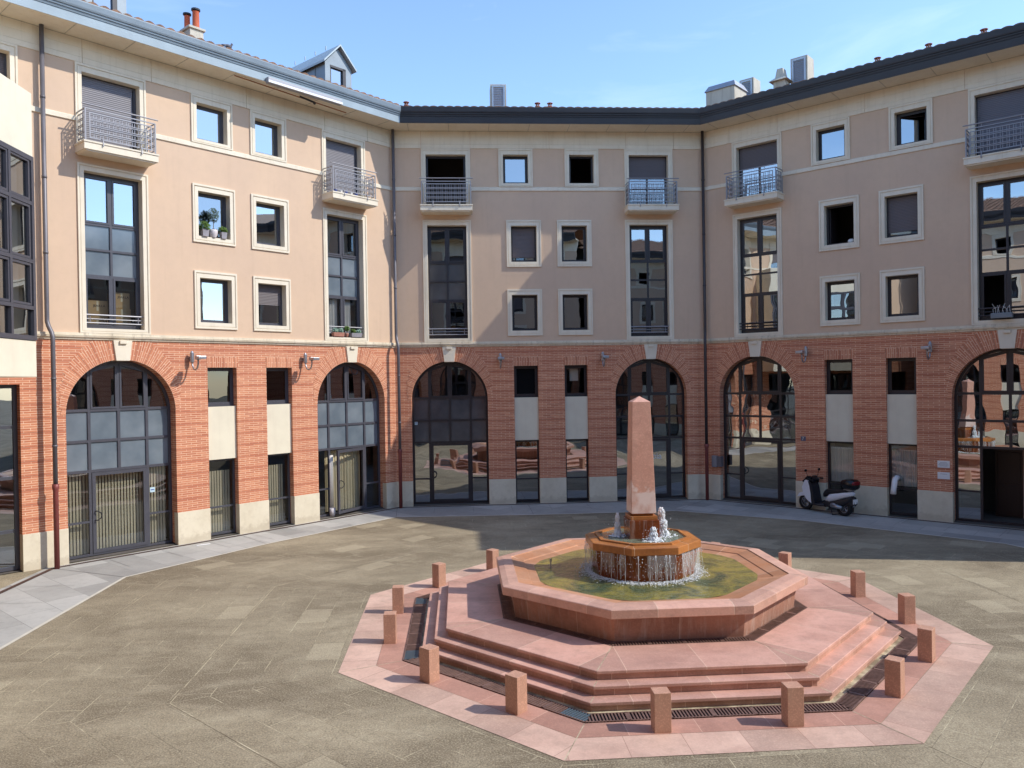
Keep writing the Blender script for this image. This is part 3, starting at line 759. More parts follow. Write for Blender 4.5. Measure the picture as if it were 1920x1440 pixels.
    # eaves
    q = MB(); ledge(q, U0, U1, [(0, 12.94), (.85, 12.945), (.85, 13.0), (0, 13.0)], M0, M1); q.build('soffit', 'cream', wg)
    q = MB()
    for k in range(-2, 9):
        x = .6+k*1.37
        if U0 < x < U1-.3: q.box(x-.008, x+.008, -.8, -.03, 12.934, 12.944)
    q.box(U0+.02, U1-.02, -.035, -.02, 12.925, 12.94)
    q.build('soffit_joint', 'conc', wg)
    g1, g2 = sp.get('gutter', ('anthracite', 'anthracite'))
    q = MB(); ledge(q, U0, U1, [(.848, 12.95), (.856, 12.93), (.87, 12.93), (.895, 13.14), (.85, 13.15)], M0, M1); q.build('fascia', g1, wg)
    q = MB(); ledge(q, U0, U1, [(.86, 13.14), (.91, 13.145), (.92, 13.2), (.945, 13.21), (.95, 13.25), (.975, 13.26), (.985, 13.3), (1.0, 13.42), (1.0, 13.44), (.96, 13.44), (.9, 13.2)], M0, M1); q.build('gutter', g2, wg)
    roof_mesh(wg, U0) if full else MB().add([(U0, -.9, 13.45), (U1, -.9, 13.45), (U1, 5, 15.2), (U0, 5, 15.2)], [(0, 1, 2, 3)]).build('roof', 'tile', wg)
    # inside: back wall, floors, ends
    q = MB(); D = 2.6
    q.quad((U0-1, D, 0), (U1+1, D, 0), (U1+1, D, 13), (U0-1, D, 13))
    for z in (.02, 5.52, 7.9, 10.2, 12.95): q.quad((U0-.2, .29 if z > 1 else .05, z), (U1+.2, .29 if z > 1 else .05, z), (U1+1, D, z), (U0-1, D, z))
    for x in [U0-.05]+[v for v in (3.5, 5.45, 7.4) if U0 < v < U1]+[U1+.05]: q.quad((x, .36, 0), (x, D, 0), (x, D, 13), (x, .36, 13))
    q.build('interior', 'room', wg)
    if not full: q = MB(); q.box(U1-.02, U1+.28, .001, 8, 0, 13.3); q.build('gable_wall', 'plaster', wg)
    # windows
    for a, c, s_ in sp['tall']:
        if ok(a, c): tall_window(wg, a, c, s_, fr)
    for a, c, s_ in sp['balc']:
        if ok(a, c): balcony(wg, a, c, s_, fr)
    for a, c, z0, z1, s_, *_ in sp['small']:
        if ok(a, c): small_window(wg, a, c, z0, z1, s_, z0 > 10.5, fr)
    if sp.get('ground') == 'bays' or U0 < 0:
        for o in (ops if U0 == 0 else ops[:1]):
            f = MB(); x0, x1 = o[1], o[2]; bars(f, x0, x1, .04, 4.4, .2, .28, .09, ((x0+x1)/2,), (.95, 2.2, 3.4))
            w_ = f.build('shop_window', fr, wg); MB().quad((x0, .24, .06), (x1, .24, .06), (x1, .24, 4.4), (x0, .24, 4.4)).build('pane', 'glass', w_)
    if sp.get('ground') != 'bays':
        for o in sp['arch']:
            u0, u1 = o[:2]
            if not ok(u0, u1): continue
            arch_window(wg, u0, u1, *o[2], fr=fr, **(o[3] if len(o) > 3 else {}))
            cx, R = (u0+u1)/2, (u1-u0)/2; zs = 5.0-R
            n = 60; v = MB()
            for i in range(n):
                if i == n//2: v.build('brick_arch', 'brick_uv', wg); v = MB()      # radial bricks round the arch
                t0, t1 = pi*i/n, pi*(i+1)/n; tm = (t0+t1)/2; q_ = min(tm, pi-tm)/rad(67)
                step = int(min(1, q_)*9)/9
                ro = R+.1+min(1, step)*.5
                if i*3 % 4 == 0: ro += .02
                pts = []
                for t in (t0, t1):
                    r1 = ro
                    if zs+r1*sin(t) > 5.485: r1 = (5.485-zs)/sin(t)
                    pts.append((t, r1))
                (ta, ra), (tb, rb) = pts
                if abs(tm-pi/2) < .09: continue
                def P3(t, r): return (cx-r*cos(t), -.006, zs+r*sin(t))
                v.quad(P3(ta, R), P3(tb, R), P3(tb, rb), P3(ta, ra), [(0, ta*1.62), (0, tb*1.62), (rb-R, tb*1.62), (ra-R, ta*1.62)])
                v.quad(P3(ta, ra), P3(tb, rb), (P3(tb, rb)[0], 0, P3(tb, rb)[2]), (P3(ta, ra)[0], 0, P3(ta, ra)[2]))
            v.build('brick_arch', 'brick_uv', wg)
            k = MB(); k.prism_y([(cx-.17, 4.97), (cx+.17, 4.97), (cx+.235, 5.486), (cx-.235, 5.486)], -.05, .3); k.prism_y([(cx-.09, 5.4), (cx+.09, 5.4), (cx+.09, 5.484), (cx-.09, 5.484)], -.1, -.05)
            k.build('keystone', 'cream', wg, bevel=.008)
        for o in sp['strip']:
            if not ok(o[0], o[1]): continue
            strip_window(wg, o[0], o[1], *o[2], fr=fr)
            v = MB(); x0, x1 = o[0]-.02, o[1]+.04
            v.quad((x0, -.005, 4.8), (x1, -.005, 4.8), (x1, -.005, 5.11), (x0, -.005, 5.11), [(.0, x0), (0, x1), (.31, x1), (.31, x0)]); v.build('lintel', 'brick_uv', wg)
    return wg

def downpipe(wg, u, m_up='pipe', zb=2.0):
    """at the corner, standing on the bisector"""
    a, o = (u, 1) if u < 1 else (u, -1)
    x = u+o*.14*T22; y = -.15
    t = MB(); t.tube([(x, y, 12.94), (x, y, 6.0), (x, y, 5.9), (x+.015*o, y-.04, 5.78), (x+.05*o, y-.13, 5.62), (x+.06*o, y-.17, 5.5), (x+.06*o, y-.17, 5.4), (x+.06*o, y-.17, zb)], .052, 12)
    for z in (11.2, 9.3, 7.5): t.tube([(x, y, z), (x, y, z+.06)], .06, 12)
    for z in (4.5, 2.9): t.tube([(x+.06*o, y-.17, z), (x+.06*o, y-.17, z+.05)], .06, 12)
    p = t.build('downpipe', m_up, wg, smooth=True)
    t = MB(); X, Y = x+.06*o, y-.17
    t.tube([(X, Y, zb+.02), (X, Y, zb-.07), (X, Y, zb-.1), (X, Y, zb-.14), (X, Y, .01)], [.075, .078, .07, .06, .06], 12); t.build('pipe_foot', 'pipe_red', p, smooth=True)

top_M = [(3.67, 4.86, 11.02, 12.335), (5.98, 7.17, 11.02, 12.335)]
spM = dict(arch=[(.54, 3.18, ('glass_wavy', 'spandrel_dark', 'glass')), (7.66, 10.2, ('glass_wavy', 'glass', 'glass'))],
           strip=[(4.1, 4.95, ('black', 'glass_mirror', None), ), (5.87, 6.69, ('glass_open', 'glass_mirror', None))],
           tall=[(1.02, 2.68, ('glass', 'spandrel_dark', 'glass')), (8.08, 9.77, ('glass', 'glass', 'glass_mirror'))],
           balc=[(1.0, 2.69, 'open'), (8.09, 9.80, 'dark')],
           small=[(3.67, 4.86, 11.02, 12.335, 'glass_mirror'), (5.98, 7.17, 11.02, 12.335, 'open'), (3.91, 5.12, 8.24, 9.86, 'shutter'), (5.68, 6.89, 8.24, 9.86, 'glass_mirror'),
                  (3.91, 5.12, 5.85, 7.46, 'glass'), (5.68, 6.89, 5.85, 7.46, 'glass')])
wing_m = make_wing('middle_wing', 'central four storey wing with brick arches and a black gutter, directly behind the obelisk', 'building', (0, 0, 0), 0, spM)
spR = dict(arch=[(.5, 3.16, ('glass_mirror', 'glass_wavy', 'glass')), (7.72, 10.5, ('glass_mirror', 'glass_mirror', 'glass_mirror'), dict(door='gone'))],
           strip=[(4.12, 4.98, ('glass_dark', 'glass_open', 'curtain')), (5.95, 6.79, ('glass_dark', 'glass_open', 'curtain'))],
           tall=[(1.1, 2.8, ('glass_mirror', 'glass_mirror', 'glass_mirror')), (8.25, 9.95, ('open', 'glass_mirror', 'glass_mirror'))],
           balc=[(1.1, 2.84, 'half'), (8.23, 9.95, 'shut')],
           small=[(3.8, 5.0, 11.02, 12.335, 'glass_mirror'), (6.13, 7.32, 11.02, 12.335, 'open_mirror'), (4.02, 5.24, 8.25, 9.87, 'open'), (5.82, 7.05, 8.25, 9.87, 'shutter'),
                  (4.02, 5.24, 5.87, 7.46, 'glass_mirror'), (5.82, 7.05, 5.87, 7.46, 'glass_mirror')])
wing_r = make_wing('right_wing', 'shaded right hand wing in pink plaster and brick behind the parked scooter', 'building', (W, 0, 0), rad(-45), spR)
spL = dict(range=(-2.3, W), frame='frame_grey', gutter=('zinc_pale', 'zinc'),
           arch=[(.48, 3.2, ('glass_open', 'spandrel', 'glass'), dict(blind=True)), (7.72, 10.42, ('glass_open', 'spandrel', 'glass'), dict(door='ajar'))],
           strip=[(4.12, 5.0, ('glass_dark', 'glass_open', 'blind')), (5.95, 6.82, ('glass_dark', 'glass_open', 'blind'))],
           tall=[(.83, 2.56, ('glass_open', 'spandrel', 'glass_mirror')), (8.03, 9.75, ('glass_open', 'spandrel', 'glass'))],
           balc=[(.82, 2.54, 'shut'), (8.03, 9.73, 'shut')],
           small=[(-1.9, -.42, 10.35, 12.335, 'shutter_part'), (3.77, 4.99, 11.01, 12.335, 'glass_mirror'), (5.55, 6.75, 11.01, 12.335, 'glass_mirror'), (3.77, 5.03, 8.27, 9.88, 'glass'), (5.54, 6.79, 8.27, 9.88, 'glass_mirror'),
                  (3.78, 5.04, 5.88, 7.48, 'glass_mirror'), (5.56, 6.81, 5.88, 7.48, 'shutter_part')])
LX = -W*S2
wing_l = make_wing('left_wing', 'sunlit left hand wing in ochre plaster with grey zinc gutter and roof dormers', 'building', (LX, LX, 0), rad(45), spL)
spW = dict(spM); spW.update(ground='bays', frame='frame', gutter=('zinc_pale', 'zinc'), balc=[], tall=[], arch=[], strip=[],
                            small=[(3.67, 4.86, 11.02, 12.335, 'glass_mirror'), (8.4, 9.84, 10.3, 12.335, 'shutter_part')])
wing_w = make_wing('side_wing', 'wing at the left edge of the photo, mostly hidden by its projecting glazed bay', 'building', (LX-1.6, LX-1.6-W, 0), rad(90), spW)
spE = dict(spM); spE['range'] = (0, 2.85)
wing_e = make_wing('end_wing', 'short brick and plaster end of the building beyond the right edge of the photo', 'building', (W-LX, LX, 0), rad(-90), spE)
downpipe(wing_l, 0); downpipe(wing_l, W); downpipe(wing_m, W, 'pipe_dark', 1.95)

# ---- projecting bay on the side wing
b = MB(); e = 2.4; bay_x = 1.6; y = -e
b.box(3.4, 10.7, y, 0, 4.55, 5.33); b.box(3.4, 10.7, y, 0, 9.3, 10.67)
b.box(3.4, 3.5, y, 0, 5.33, 9.3); b.box(10.6, 10.7, y, 0, 5.33, 9.3)
bay = b.build('projecting_bay', 'white_panel', wing_w, bevel=.01)
f = MB(); bars(f, 3.4, 10.698, 5.335, 9.295, y-.02, y+.1, .1, [10.65-.86*k for k in range(1, 9)], (8.28, 7.03, 6.03)); 
for k in range(9):
    x1_ = 10.6-.86*k+(.05 if k else 0)-.05; x0_ = x1_-.76
    for (z0, z1) in ((8.33, 9.2), (7.08, 8.23), (6.08, 6.98)):
        if x0_ > 3.45: bars(f, x0_, x1_, z0, z1, y-.005, y+.08, .05)
f.build('bay_frame', 'frame_grey', bay)
MB().quad((3.5, y+.05, 5.4), (10.6, y+.05, 5.4), (10.6, y+.05, 9.25), (3.5, y+.05, 9.25)).build('bay_pane', 'glass', bay)
for k in range(9):
    x = 10.55-.86*k
    if x > 4.0: folds(x-.34, x-.04, 6.05, 9.2, y+.25, 'curtain', 'curtain', bay, .03, 12)

# ---- copies that close the square behind the camera: they are seen only in the panes
def closing(src, name, label, loc, rz):
    c = copy_tree(src); c.name = name; c.location = loc; c.rotation_euler = (0, 0, rz); c['label'] = label; return c
closing(wing_m, 'opposite_wing', 'wing of the square opposite the photo, visible only as reflection in the panes', (W, -28.6, 0), rad(180)).scale = (1, 1, 1.1)
closing(wing_m, 'corner_wing', 'wing of the square behind the left edge of the photo, visible only as reflection', (0, CY*2-.6, 0), rad(135))
closing(wing_m, 'street_house', 'house across the side street on the right, visible only as reflection in the panes', (44, -2, 0), rad(-90))
closing(wing_m, 'next_house', 'house beside the opposite wing, visible only as reflection in the panes', (W+11.5, -29.2, 0), rad(180))
closing(wing_m, 'far_corner_house', 'house beyond the open corner on the right, visible only as reflection in the panes', (32.5, -16.5, 0), rad(-135))

# ---- roof furniture
def chimney(wg, u0, u1, y, z0, zb):
    b = MB(); b.box(u0+.05, u1-.05, y, y+.5, z0, zb); b.box(u0, u1, y-.05, y+.55, zb, zb+.07); o = b.build('chimney', 'conc', wg, bevel=.01)
    t = MB(); c_ = (u0+u1)/2
    t.lathe([(.12, zb+.07), (.1, zb+.16), (.095, zb+.58), (.105, zb+.6)], 14, (c_+.06, y+.16)); t.lathe([(.1, zb+.07), (.085, zb+.16), (.08, zb+.48), (.09, zb+.5)], 14, (c_-.09, y+.4)); t.build('chimney_pot', 'terracotta', o, smooth=True)
    t = MB(); t.lathe([(.13, zb+.63), (.13, zb+.68), (.02, zb+.7)], 12, (c_+.06, y+.16), True); t.lathe([(.12, zb+.53), (.12, zb+.57), (.02, zb+.59)], 12, (c_-.09, y+.4), True); t.build('chimney_cowl', 'dgrey', o)
chimney(wing_l, 4.5, 5.02, 1.5, 13.6, 14.86)
dormer(wing_l, 8.8, 9.87); dormer(wing_l, 1.37, 2.44)
pot_vent(wing_l, 9.6, .5, 13.86); pot_vent(wing_l, 10.65, .5, 13.95)
louvre(wing_m, 3.5, 4.08, 1.5, 14.0, 15.14)
for x in (.5, 5.12, 5.56): pot_vent(wing_m, x, .5, 13.97)
b = MB(); b.box(-.36, .75, 1.0, 2.0, 13.5, 14.72); o = b.build('parapet_box', 'conc', wing_r, bevel=.01)
b = MB(); b.add([(-.4, .95, 14.7), (.8, .95, 14.7), (.8, 2.05, 14.7), (-.4, 2.05, 14.7), (-.3, 1.1, 14.92), (.7, 1.1, 14.92), (.7, 1.9, 14.92), (-.3, 1.9, 14.92)], [(0, 1, 5, 4), (1, 2, 6, 5), (2, 3, 7, 6), (3, 0, 4, 7), (4, 5, 6, 7), (3, 2, 1, 0)]); b.build('metal_cap', 'metal', o)
louvre(wing_r, .3, .85, 2.4, 14.2, 15.35)
b = MB(); b.box(2.17, 2.58, 1.0, 1.42, 13.6, 14.42); b.add([(2.05, .88, 14.42), (2.7, .88, 14.42), (2.7, 1.54, 14.42), (2.05, 1.54, 14.42), (2.22, 1.04, 14.56), (2.52, 1.04, 14.56), (2.52, 1.38, 14.56), (2.22, 1.38, 14.56), (2.27, 1.08, 14.86), (2.47, 1.08, 14.86), (2.47, 1.34, 14.86), (2.27, 1.34, 14.86)],
      [(0, 1, 5, 4), (1, 2, 6, 5), (2, 3, 7, 6), (3, 0, 4, 7), (4, 5, 9, 8), (5, 6, 10, 9), (6, 7, 11, 10), (7, 4, 8, 11), (8, 9, 10, 11), (3, 2, 1, 0)]); b.build('chimney', 'conc', wing_r)
louvre(wing_r, 2.62, 3.2, 1.4, 13.9, 15.2)
for x in (5.69, 7.12, 8.55): pot_vent(wing_r, x, .5, 13.97)

# ---- what stands in or hangs on the walls (world coordinates from a wing's own)
OR = {'l': (LX, LX, rad(45)), 'm': (0, 0, 0), 'r': (W, 0, rad(-45)), 'w': (LX, LX-W, rad(90))}
def at(k, u, out, z):
    x, y_, a = OR[k]; return (x+u*cos(a)+out*sin(a), y_+u*sin(a)-out*cos(a), z)
def lamp(k, u, label):
    t = thing('wall_floodlight', label, 'wall lamp', at(k, u, 0, 5.05), OR[k][2], 'floodlights on the brick wall')
    b = MB(); b.lathe([(.0, -.13), (.05, -.12), (.055, -.1), (.055, .14), (.04, .16), (.02, .2), (0, .2)], 12, (0, -.13)); b.box(-.02, .02, -.13, 0, -.05, .05); b.build('bracket', 'metal', t, smooth=False)
    b = MB(); b.tube([(0, -.13, -.1), (0, -.15, -.2), (0, -.22, -.3), (0, -.32, -.32), (0, -.42, -.27), (0, -.47, -.15), (0, -.47, -.04)], .022, 10); b.build('arm', 'metal', t, smooth=True)
    b = MB(); b.box(-.11, .11, -.72, -.5, -.035, .045); b.box(-.06, .06, -.5, -.4, -.05, .06); b.build('lamp_head', 'metal', t, bevel=.01)
    return t
lamp('l', 3.62, 'wall floodlight on the sunlit wing nearest the large left arch'); lamp('l', 7.22, 'wall floodlight on the sunlit wing beside the arch with the ajar door')
lamp('m', 3.62, 'wall floodlight on the middle wing right of its left arch'); lamp('m', 7.2, 'wall floodlight on the middle wing just above left of the obelisk')
lamp('r', 3.58, 'wall floodlight on the shaded right wing above the scooter'); lamp('r', 7.2, 'wall floodlight on the shaded right wing above the two white plaques')

def leaves(mb, c, r, n, s_=.03, sc=(1, 1, 1)):
    for _ in range(n):
        while True:
            p = Vector((random.uniform(-1, 1), random.uniform(-1, 1), random.uniform(-1, 1)))
            if p.length < 1: break
        p = Vector((p.x*r*sc[0]+c[0], p.y*r*sc[1]+c[1], p.z*r*sc[2]+c[2]))
        a = Vector((random.gauss(0, 1), random.gauss(0, 1), random.gauss(0, 1))).normalized(); b_ = a.orthogonal().normalized(); q = s_*random.uniform(.6, 1.3)
        mb.add([p-a*q, p+b_*q*.4, p+a*q, p-b_*q*.4], [(0, 1, 2, 3)])
def pot_plant(k, u, out, z, pm, lm, label, pr=.1, ph=.18, square=False, crown=None, stem=0, n=160):
    t = thing('potted_plant', label, 'plant', at(k, u, out, z), OR[k][2])
    b = MB()
    if square: b.add([(-pr*.8, -pr*.8, 0), (pr*.8, -pr*.8, 0), (pr*.8, pr*.8, 0), (-pr*.8, pr*.8, 0), (-pr, -pr, ph), (pr, -pr, ph), (pr, pr, ph), (-pr, pr, ph)], [(3, 2, 1, 0), (0, 1, 5, 4), (1, 2, 6, 5), (2, 3, 7, 6), (3, 0, 4, 7), (4, 5, 6, 7)])
    else: b.lathe([(pr*.55, 0), (pr*.9, ph*.35), (pr, ph*.75), (pr*.95, ph), (pr*.8, ph), (pr*.75, ph*.85), (.001, ph*.85)], 16)
    b.build('pot', pm, t, smooth=not square)
    if stem: MB().tube([(0, 0, ph*.8), (.01, 0, ph+stem*.5), (0, 0, ph+stem)], .009, 6).build('stem', 'bark', t)
    b = MB(); r, sc_ = crown; leaves(b, (0, 0, ph+stem+r*.55), r, int(n*2.2), .036, sc_); b.build('foliage', lm, t)
pot_plant('l', 4.11, .0, 8.445, 'pot_grey', 'leaf', 'bushy yellow green plant in a square grey pot, left pot on the window sill', .095, .2, True, (.16, (1, 1, .9)), 0, 220)
pot_plant('l', 4.37, .0, 8.445, 'pot_white', 'leaf_dark', 'slim olive tree on a thin stem in a round white pot on the sill', .12, .22, False, (.16, (1, 1, 1.3)), .32, 200)
pot_plant('l', 4.66, .0, 8.445, 'pot_grey', 'leaf', 'low green plant in a square grey pot, right pot beside the small olive tree', .085, .18, True, (.13, (1.1, 1, .7)), 0, 160)
def planter(k, u, out, z, L_, pm, items, label):
    t = thing('window_planter', label, 'planter', at(k, u, out, z), OR[k][2])
    b = MB(); b.add([(-L_/2*.93, -.06, 0), (L_/2*.93, -.06, 0), (L_/2*.93, .06, 0), (-L_/2*.93, .06, 0), (-L_/2, -.08, .13), (L_/2, -.08, .13), (L_/2, .08, .13), (-L_/2, .08, .13)], [(3, 2, 1, 0), (0, 1, 5, 4), (1, 2, 6, 5), (2, 3, 7, 6), (3, 0, 4, 7), (4, 5, 6, 7)]); b.build('trough', pm, t, bevel=.006)
    for (x, r, m_) in items:
        b = MB(); leaves(b, (x, 0, .13+r*.6), r, 220, .036); b.build('foliage', m_, t)
planter('l', 8.55, .0, 5.8, .42, 'terr_pale', [(-.1, .09, 'succ'), (.1, .09, 'succ')], 'trough of grey green succulents at the left of the tall window sill')
planter('l', 9.25, .0, 5.8, .42, 'pot_grey', [(-.1, .09, 'leaf'), (.11, .08, 'succ')], 'trough with one green and one grey succulent at the right of the sill')
pot_plant('l', 8.88, .02, 5.8, 'terr_pale', 'leaf', 'bright green plant in a small clay pot between the two sill troughs', .06, .12, False, (.09, (1, 1, .9)), .1, 90)
t = thing('window_planter', 'blue grey trough with bare twigs behind the rail of the right wing', 'planter', at('r', 9.0, .1, 5.82), OR['r'][2])
MB().box(-.26, .26, -.08, .08, 0, .14).build('trough', M['zinc'], t, bevel=.01)
b = MB()
for k in range(9): x = -.2+k*.05; b.tube([(x, 0, .1), (x+random.uniform(-.05, .05), random.uniform(-.03, .03), .25), (x+random.uniform(-.08, .08), random.uniform(-.05, .05), random.uniform(.3, .42))], .006, 5)
b.build('twigs', 'curtain', t)
# little pots on the far left-wing balcony
for i in range(5):
    t = MB(); t.lathe([(.045, 0), (.06, .12), (.05, .12)], 10); o = t.build('plant_pot', 'blue' if i % 2 == 0 else 'white', None)
    o.location = at('l', 8.25+i*.2, .4, 10.29)
    tag(o, 'small %s pot, %s from the left on the sunlit balcony floor' % (('blue', 'white')[i % 2], ('first', 'second', 'third', 'fourth', 'fifth')[i]), 'pot', 'small pots on the balcony')
# cardboard boxes behind the lower tall window of the left wing
def text_obj(body, size, parent, loc, rot, m_, name='lettering'):
    cu = bpy.data.curves.new(name, 'FONT'); cu.body = body; cu.size = size; cu.extrude = .002; cu.align_x = 'CENTER'; cu.align_y = 'CENTER'
    o = bpy.data.objects.new(name, cu); C.objects.link(o); bpy.context.view_layer.update()
    dg = bpy.context.evaluated_depsgraph_get(); me = bpy.data.meshes.new_from_object(o.evaluated_get(dg)); bpy.data.objects.remove(o)
    n_ = bpy.data.objects.new(name, me); C.objects.link(n_); me.materials.clear(); me.materials.append(M[m_]); n_.parent = parent; n_.location = loc; n_.rotation_euler = rot
    return n_
def carton(u, out, z, w_, d, h, rz, txt, label):
    t = thing('cardboard_box', label, 'box', at('l', u, out, z), OR['l'][2]+rz, 'cardboard boxes behind the window')
    MB().box(-w_/2, w_/2, 0, d, 0, h).build('carton', 'card', t, bevel=.005); MB().box(-.025, .025, -.003, 0, h*.45, h*.98).build('tape', M['blind'], t)
    if txt: text_obj(txt, .085, t, (.04, -.004, h*.72), (rad(90), 0, 0), 'ink')
carton(1.42, -.45, 5.53, .5, .4, .5, 0, None, 'plain lower box under the left lettered box, behind the tall window')
carton(1.42, -.43, 6.04, .52, .4, .48, rad(-4), 'JEAR.LA', 'left lettered cardboard box standing on another behind the tall window')
carton(2.05, -.5, 6.35, .42, .35, .42, rad(3), 'JEAR.LA', 'lettered cardboard box on top of the right stack behind the tall window')
carton(2.05, -.5, 5.9, .46, .35, .45, 0, None, 'cardboard box with no lettering in the middle of the right stack')
carton(2.05, -.5, 5.53, .5, .4, .36, 0, None, 'low white edged box at the bottom of the right stack')
# awning cassette under the gutter of the left wing
t = thing('awning', 'long white folded awning under the gutter of the sunlit wing', 'awning', at('l', 5.6, 0, 0), OR['l'][2])
b = MB(); b.prism([(-.05, -1.03), (2.5, -1.03), (2.5, -.88), (-.05, -.88)], 12.86, 13.03); b.build('cassette', 'rail', t, bevel=.02)
MB().box(-.05, 2.5, -1.06, -1.03, 12.87, 12.93).build('front_rail', 'white', t)
b = MB(); b.tube([(-.9, -.7, 12.9), (3.0, -.55, 12.86)], .016, 6); b.build('arm', 'rust', t)
b = MB(); b.tube([(1.2, -.72, 12.86), (1.7, -.66, 12.84), (1.78, -.62, 12.83)], [.03, .03, .045], 8); b.build('bracket', 'dgrey', t)
# pigeon
t = MB(); t.ball((0, 0, .07), .06, 10, 7, (1.7, .9, .9)); t.ball((.1, 0, .15), .032, 8, 6); t.tube([(.07, 0, .09), (.1, 0, .14)], [.035, .025], 8)
t.tube([(-.08, 0, .07), (-.2, 0, .055)], [.04, .018], 6); t.tube([(.125, 0, .15), (.15, 0, .143)], [.008, .002], 5)
for s_ in (-.02, .02): t.tube([(.01, s_, .03), (.01, s_, -.02)], .005, 5)
o = t.build('pigeon', 'pigeon', None, smooth=True); o.location = at('l', 4.47, .82, 13.53); o.rotation_euler = (0, 0, rad(45)); tag(o, 'grey pigeon standing on the tiles above the zinc gutter', 'pigeon')
# open doorway of the right wing's second arch
t = MB(); cxr = (7.72+10.5)/2
d = MB(); d.box(cxr-.62, cxr+.1, 1.7, 1.76, .03, 2.1); o = d.build('inner_door', 'door_wood', wing_r)
for (a_, c_) in ((.12, .95), (1.05, 1.95)): MB().box(cxr-.55, cxr+.03, 1.68, 1.7, a_, c_).build('door_panel', 'door_wood', o, bevel=.01)
MB().box(cxr-.36, cxr-.16, 1.685, 1.697, 1.58, 1.64).build('name_plate', 'brass', o)
MB().box(cxr+.1, cxr+1.6, 1.6, 1.8, .02, 2.3).build('hallway_wall', 'hall', wing_r)
f = MB(); bars(f, cxr+.9, cxr+1.15, .95, 1.3, 1.57, 1.6, .03); f.build('picture_frame', 'frame', wing_r)
# plaques, number plate, meter boxes
for z, lab, nl in ((1.57, 'upper of two white wall plaques beside the right doorway', 4), (1.24, 'lower of two white wall plaques beside the right doorway', 1)):
    t = thing('wall_plaque', lab, 'plaque', at('r', 7.49, 0, z), OR['r'][2])
    MB().box(-.16, .16, -.02, 0, 0, .2).build('plate', 'white', t, bevel=.003)
    b = MB()
    for k in range(nl): wd = (.09, .12, .13, .1)[k]; b.box(-wd, wd, -.022, -.02, .145-k*.032, .152-k*.032)
    b.build('lettering', 'pipe', t)
t = thing('house_number', 'small blue grey number 7 plate on brick right of an arch', 'number plate', at('r', 3.42, 0, 2.26), OR['r'][2])
MB().box(-.08, .08, -.015, 0, -.075, .075).build('plate', 'numplate', t, bevel=.004); text_obj('7', .14, t, (-.01, -.017, 0), (rad(90), 0, 0), 'curtain')
t = thing('meter_box', 'small grey metal box on the brick corner left of the shaded arch', 'box', at('r', .36, 0, 1.15), OR['r'][2])
MB().box(-.13, .05, -.12, 0, 0, .4).build('cabinet', 'rail', t, bevel=.008); MB().box(.06, .22, -.1, .1, .02, .38).build('side_cabinet', 'pipe', t, bevel=.008)
for k_, u_, z_, w_, h_, m_, lab in (('l', 2.68, 1.47, .13, .13, 'sticker', 'pale blue sticker on the glass beside the blinds of the large arch'), ('m', .67, 2.8, .1, .13, 'sticker', 'pale blue paper on the left side of the middle wing arch glass')):
    t = thing('glass_sticker', lab, 'sticker', at(k_, u_, -.32, z_), OR[k_][2]); MB().box(-w_/2, w_/2, -.004, 0, 0, h_).build('paper', m_, t)
    MB().box(-w_/2+.02, w_/2-.02, -.006, -.004, h_*.4, h_*.6).build('print', 'blue', t)
text_obj('bia', .32, wing_m, (9.17, .3, 1.52), (rad(90), 0, 0), 'white')
# white hose out of the second strip window of the right wing
b = MB(); b.tube([(0, .3, .42), (0, .05, .46), (0, -.12, .42), (0, -.18, .3), (-.02, -.2, .12), (-.03, -.2, 0)], [.075, .078, .08, .08, .078, .085], 14)
o = b.build('flexible_hose', 'white', None, smooth=True); o.location = at('r', 6.2, 0, .72); o.rotation_euler = (0, 0, OR['r'][2]); tag(o, 'white flexible air hose bending out of a narrow window of the right wing', 'hose')
# white cap on the sill of the open window in the right wing
b = MB(); b.ball((0, 0, 0), .1, 14, 8, (1, 1, .8)); o = b.build('sun_hat', 'white', None, smooth=True); o.location = at('r', 4.93, -.2, 8.5); tag(o, 'rounded white hat lying on the sill of the open dark window', 'hat')
# rolled curtain and bin in the ajar doorway
folds(8.34, 9.75, .12, 2.1, .55, 'blind', 'vertical_blind', wing_l, .025, 40)
b = MB(); b.tube([(0, 0, .28), (0, 0, 1.95)], .075, 12); o = b.build('white_drape', 'curtain', None, smooth=True); o.location = at('l', 8.42, -.33, .02); tag(o, 'narrow white drape hanging in the ajar doorway of the sunlit wing', 'drape')
b = MB(); b.lathe([(.001, 0), (.085, 0), (.1, .26), (.09, .26), (.08, .02)], 16); o = b.build('small_bin', 'pot_white', None, smooth=True); o.location = at('l', 8.36, -.2, .03); tag(o, 'small whitish bin on the threshold of the ajar glass door', 'bin')
folds(8.25, 8.8, 5.9, 7.05, .36, 'curtain', 'curtain', wing_l, .02, 24); folds(8.95, 9.3, 5.9, 7.05, .36, 'curtain', 'curtain', wing_l, .02, 16)
# curtains inside two middle-wing strip windows
folds(4.75, 4.9, 3.8, 4.72, .32, 'curtain', 'curtain', wing_m, .015, 10)
MB().box(6.12, 6.42, .5, .55, 4.25, 4.68).build('paper_lantern', 'curtain', wing_m)

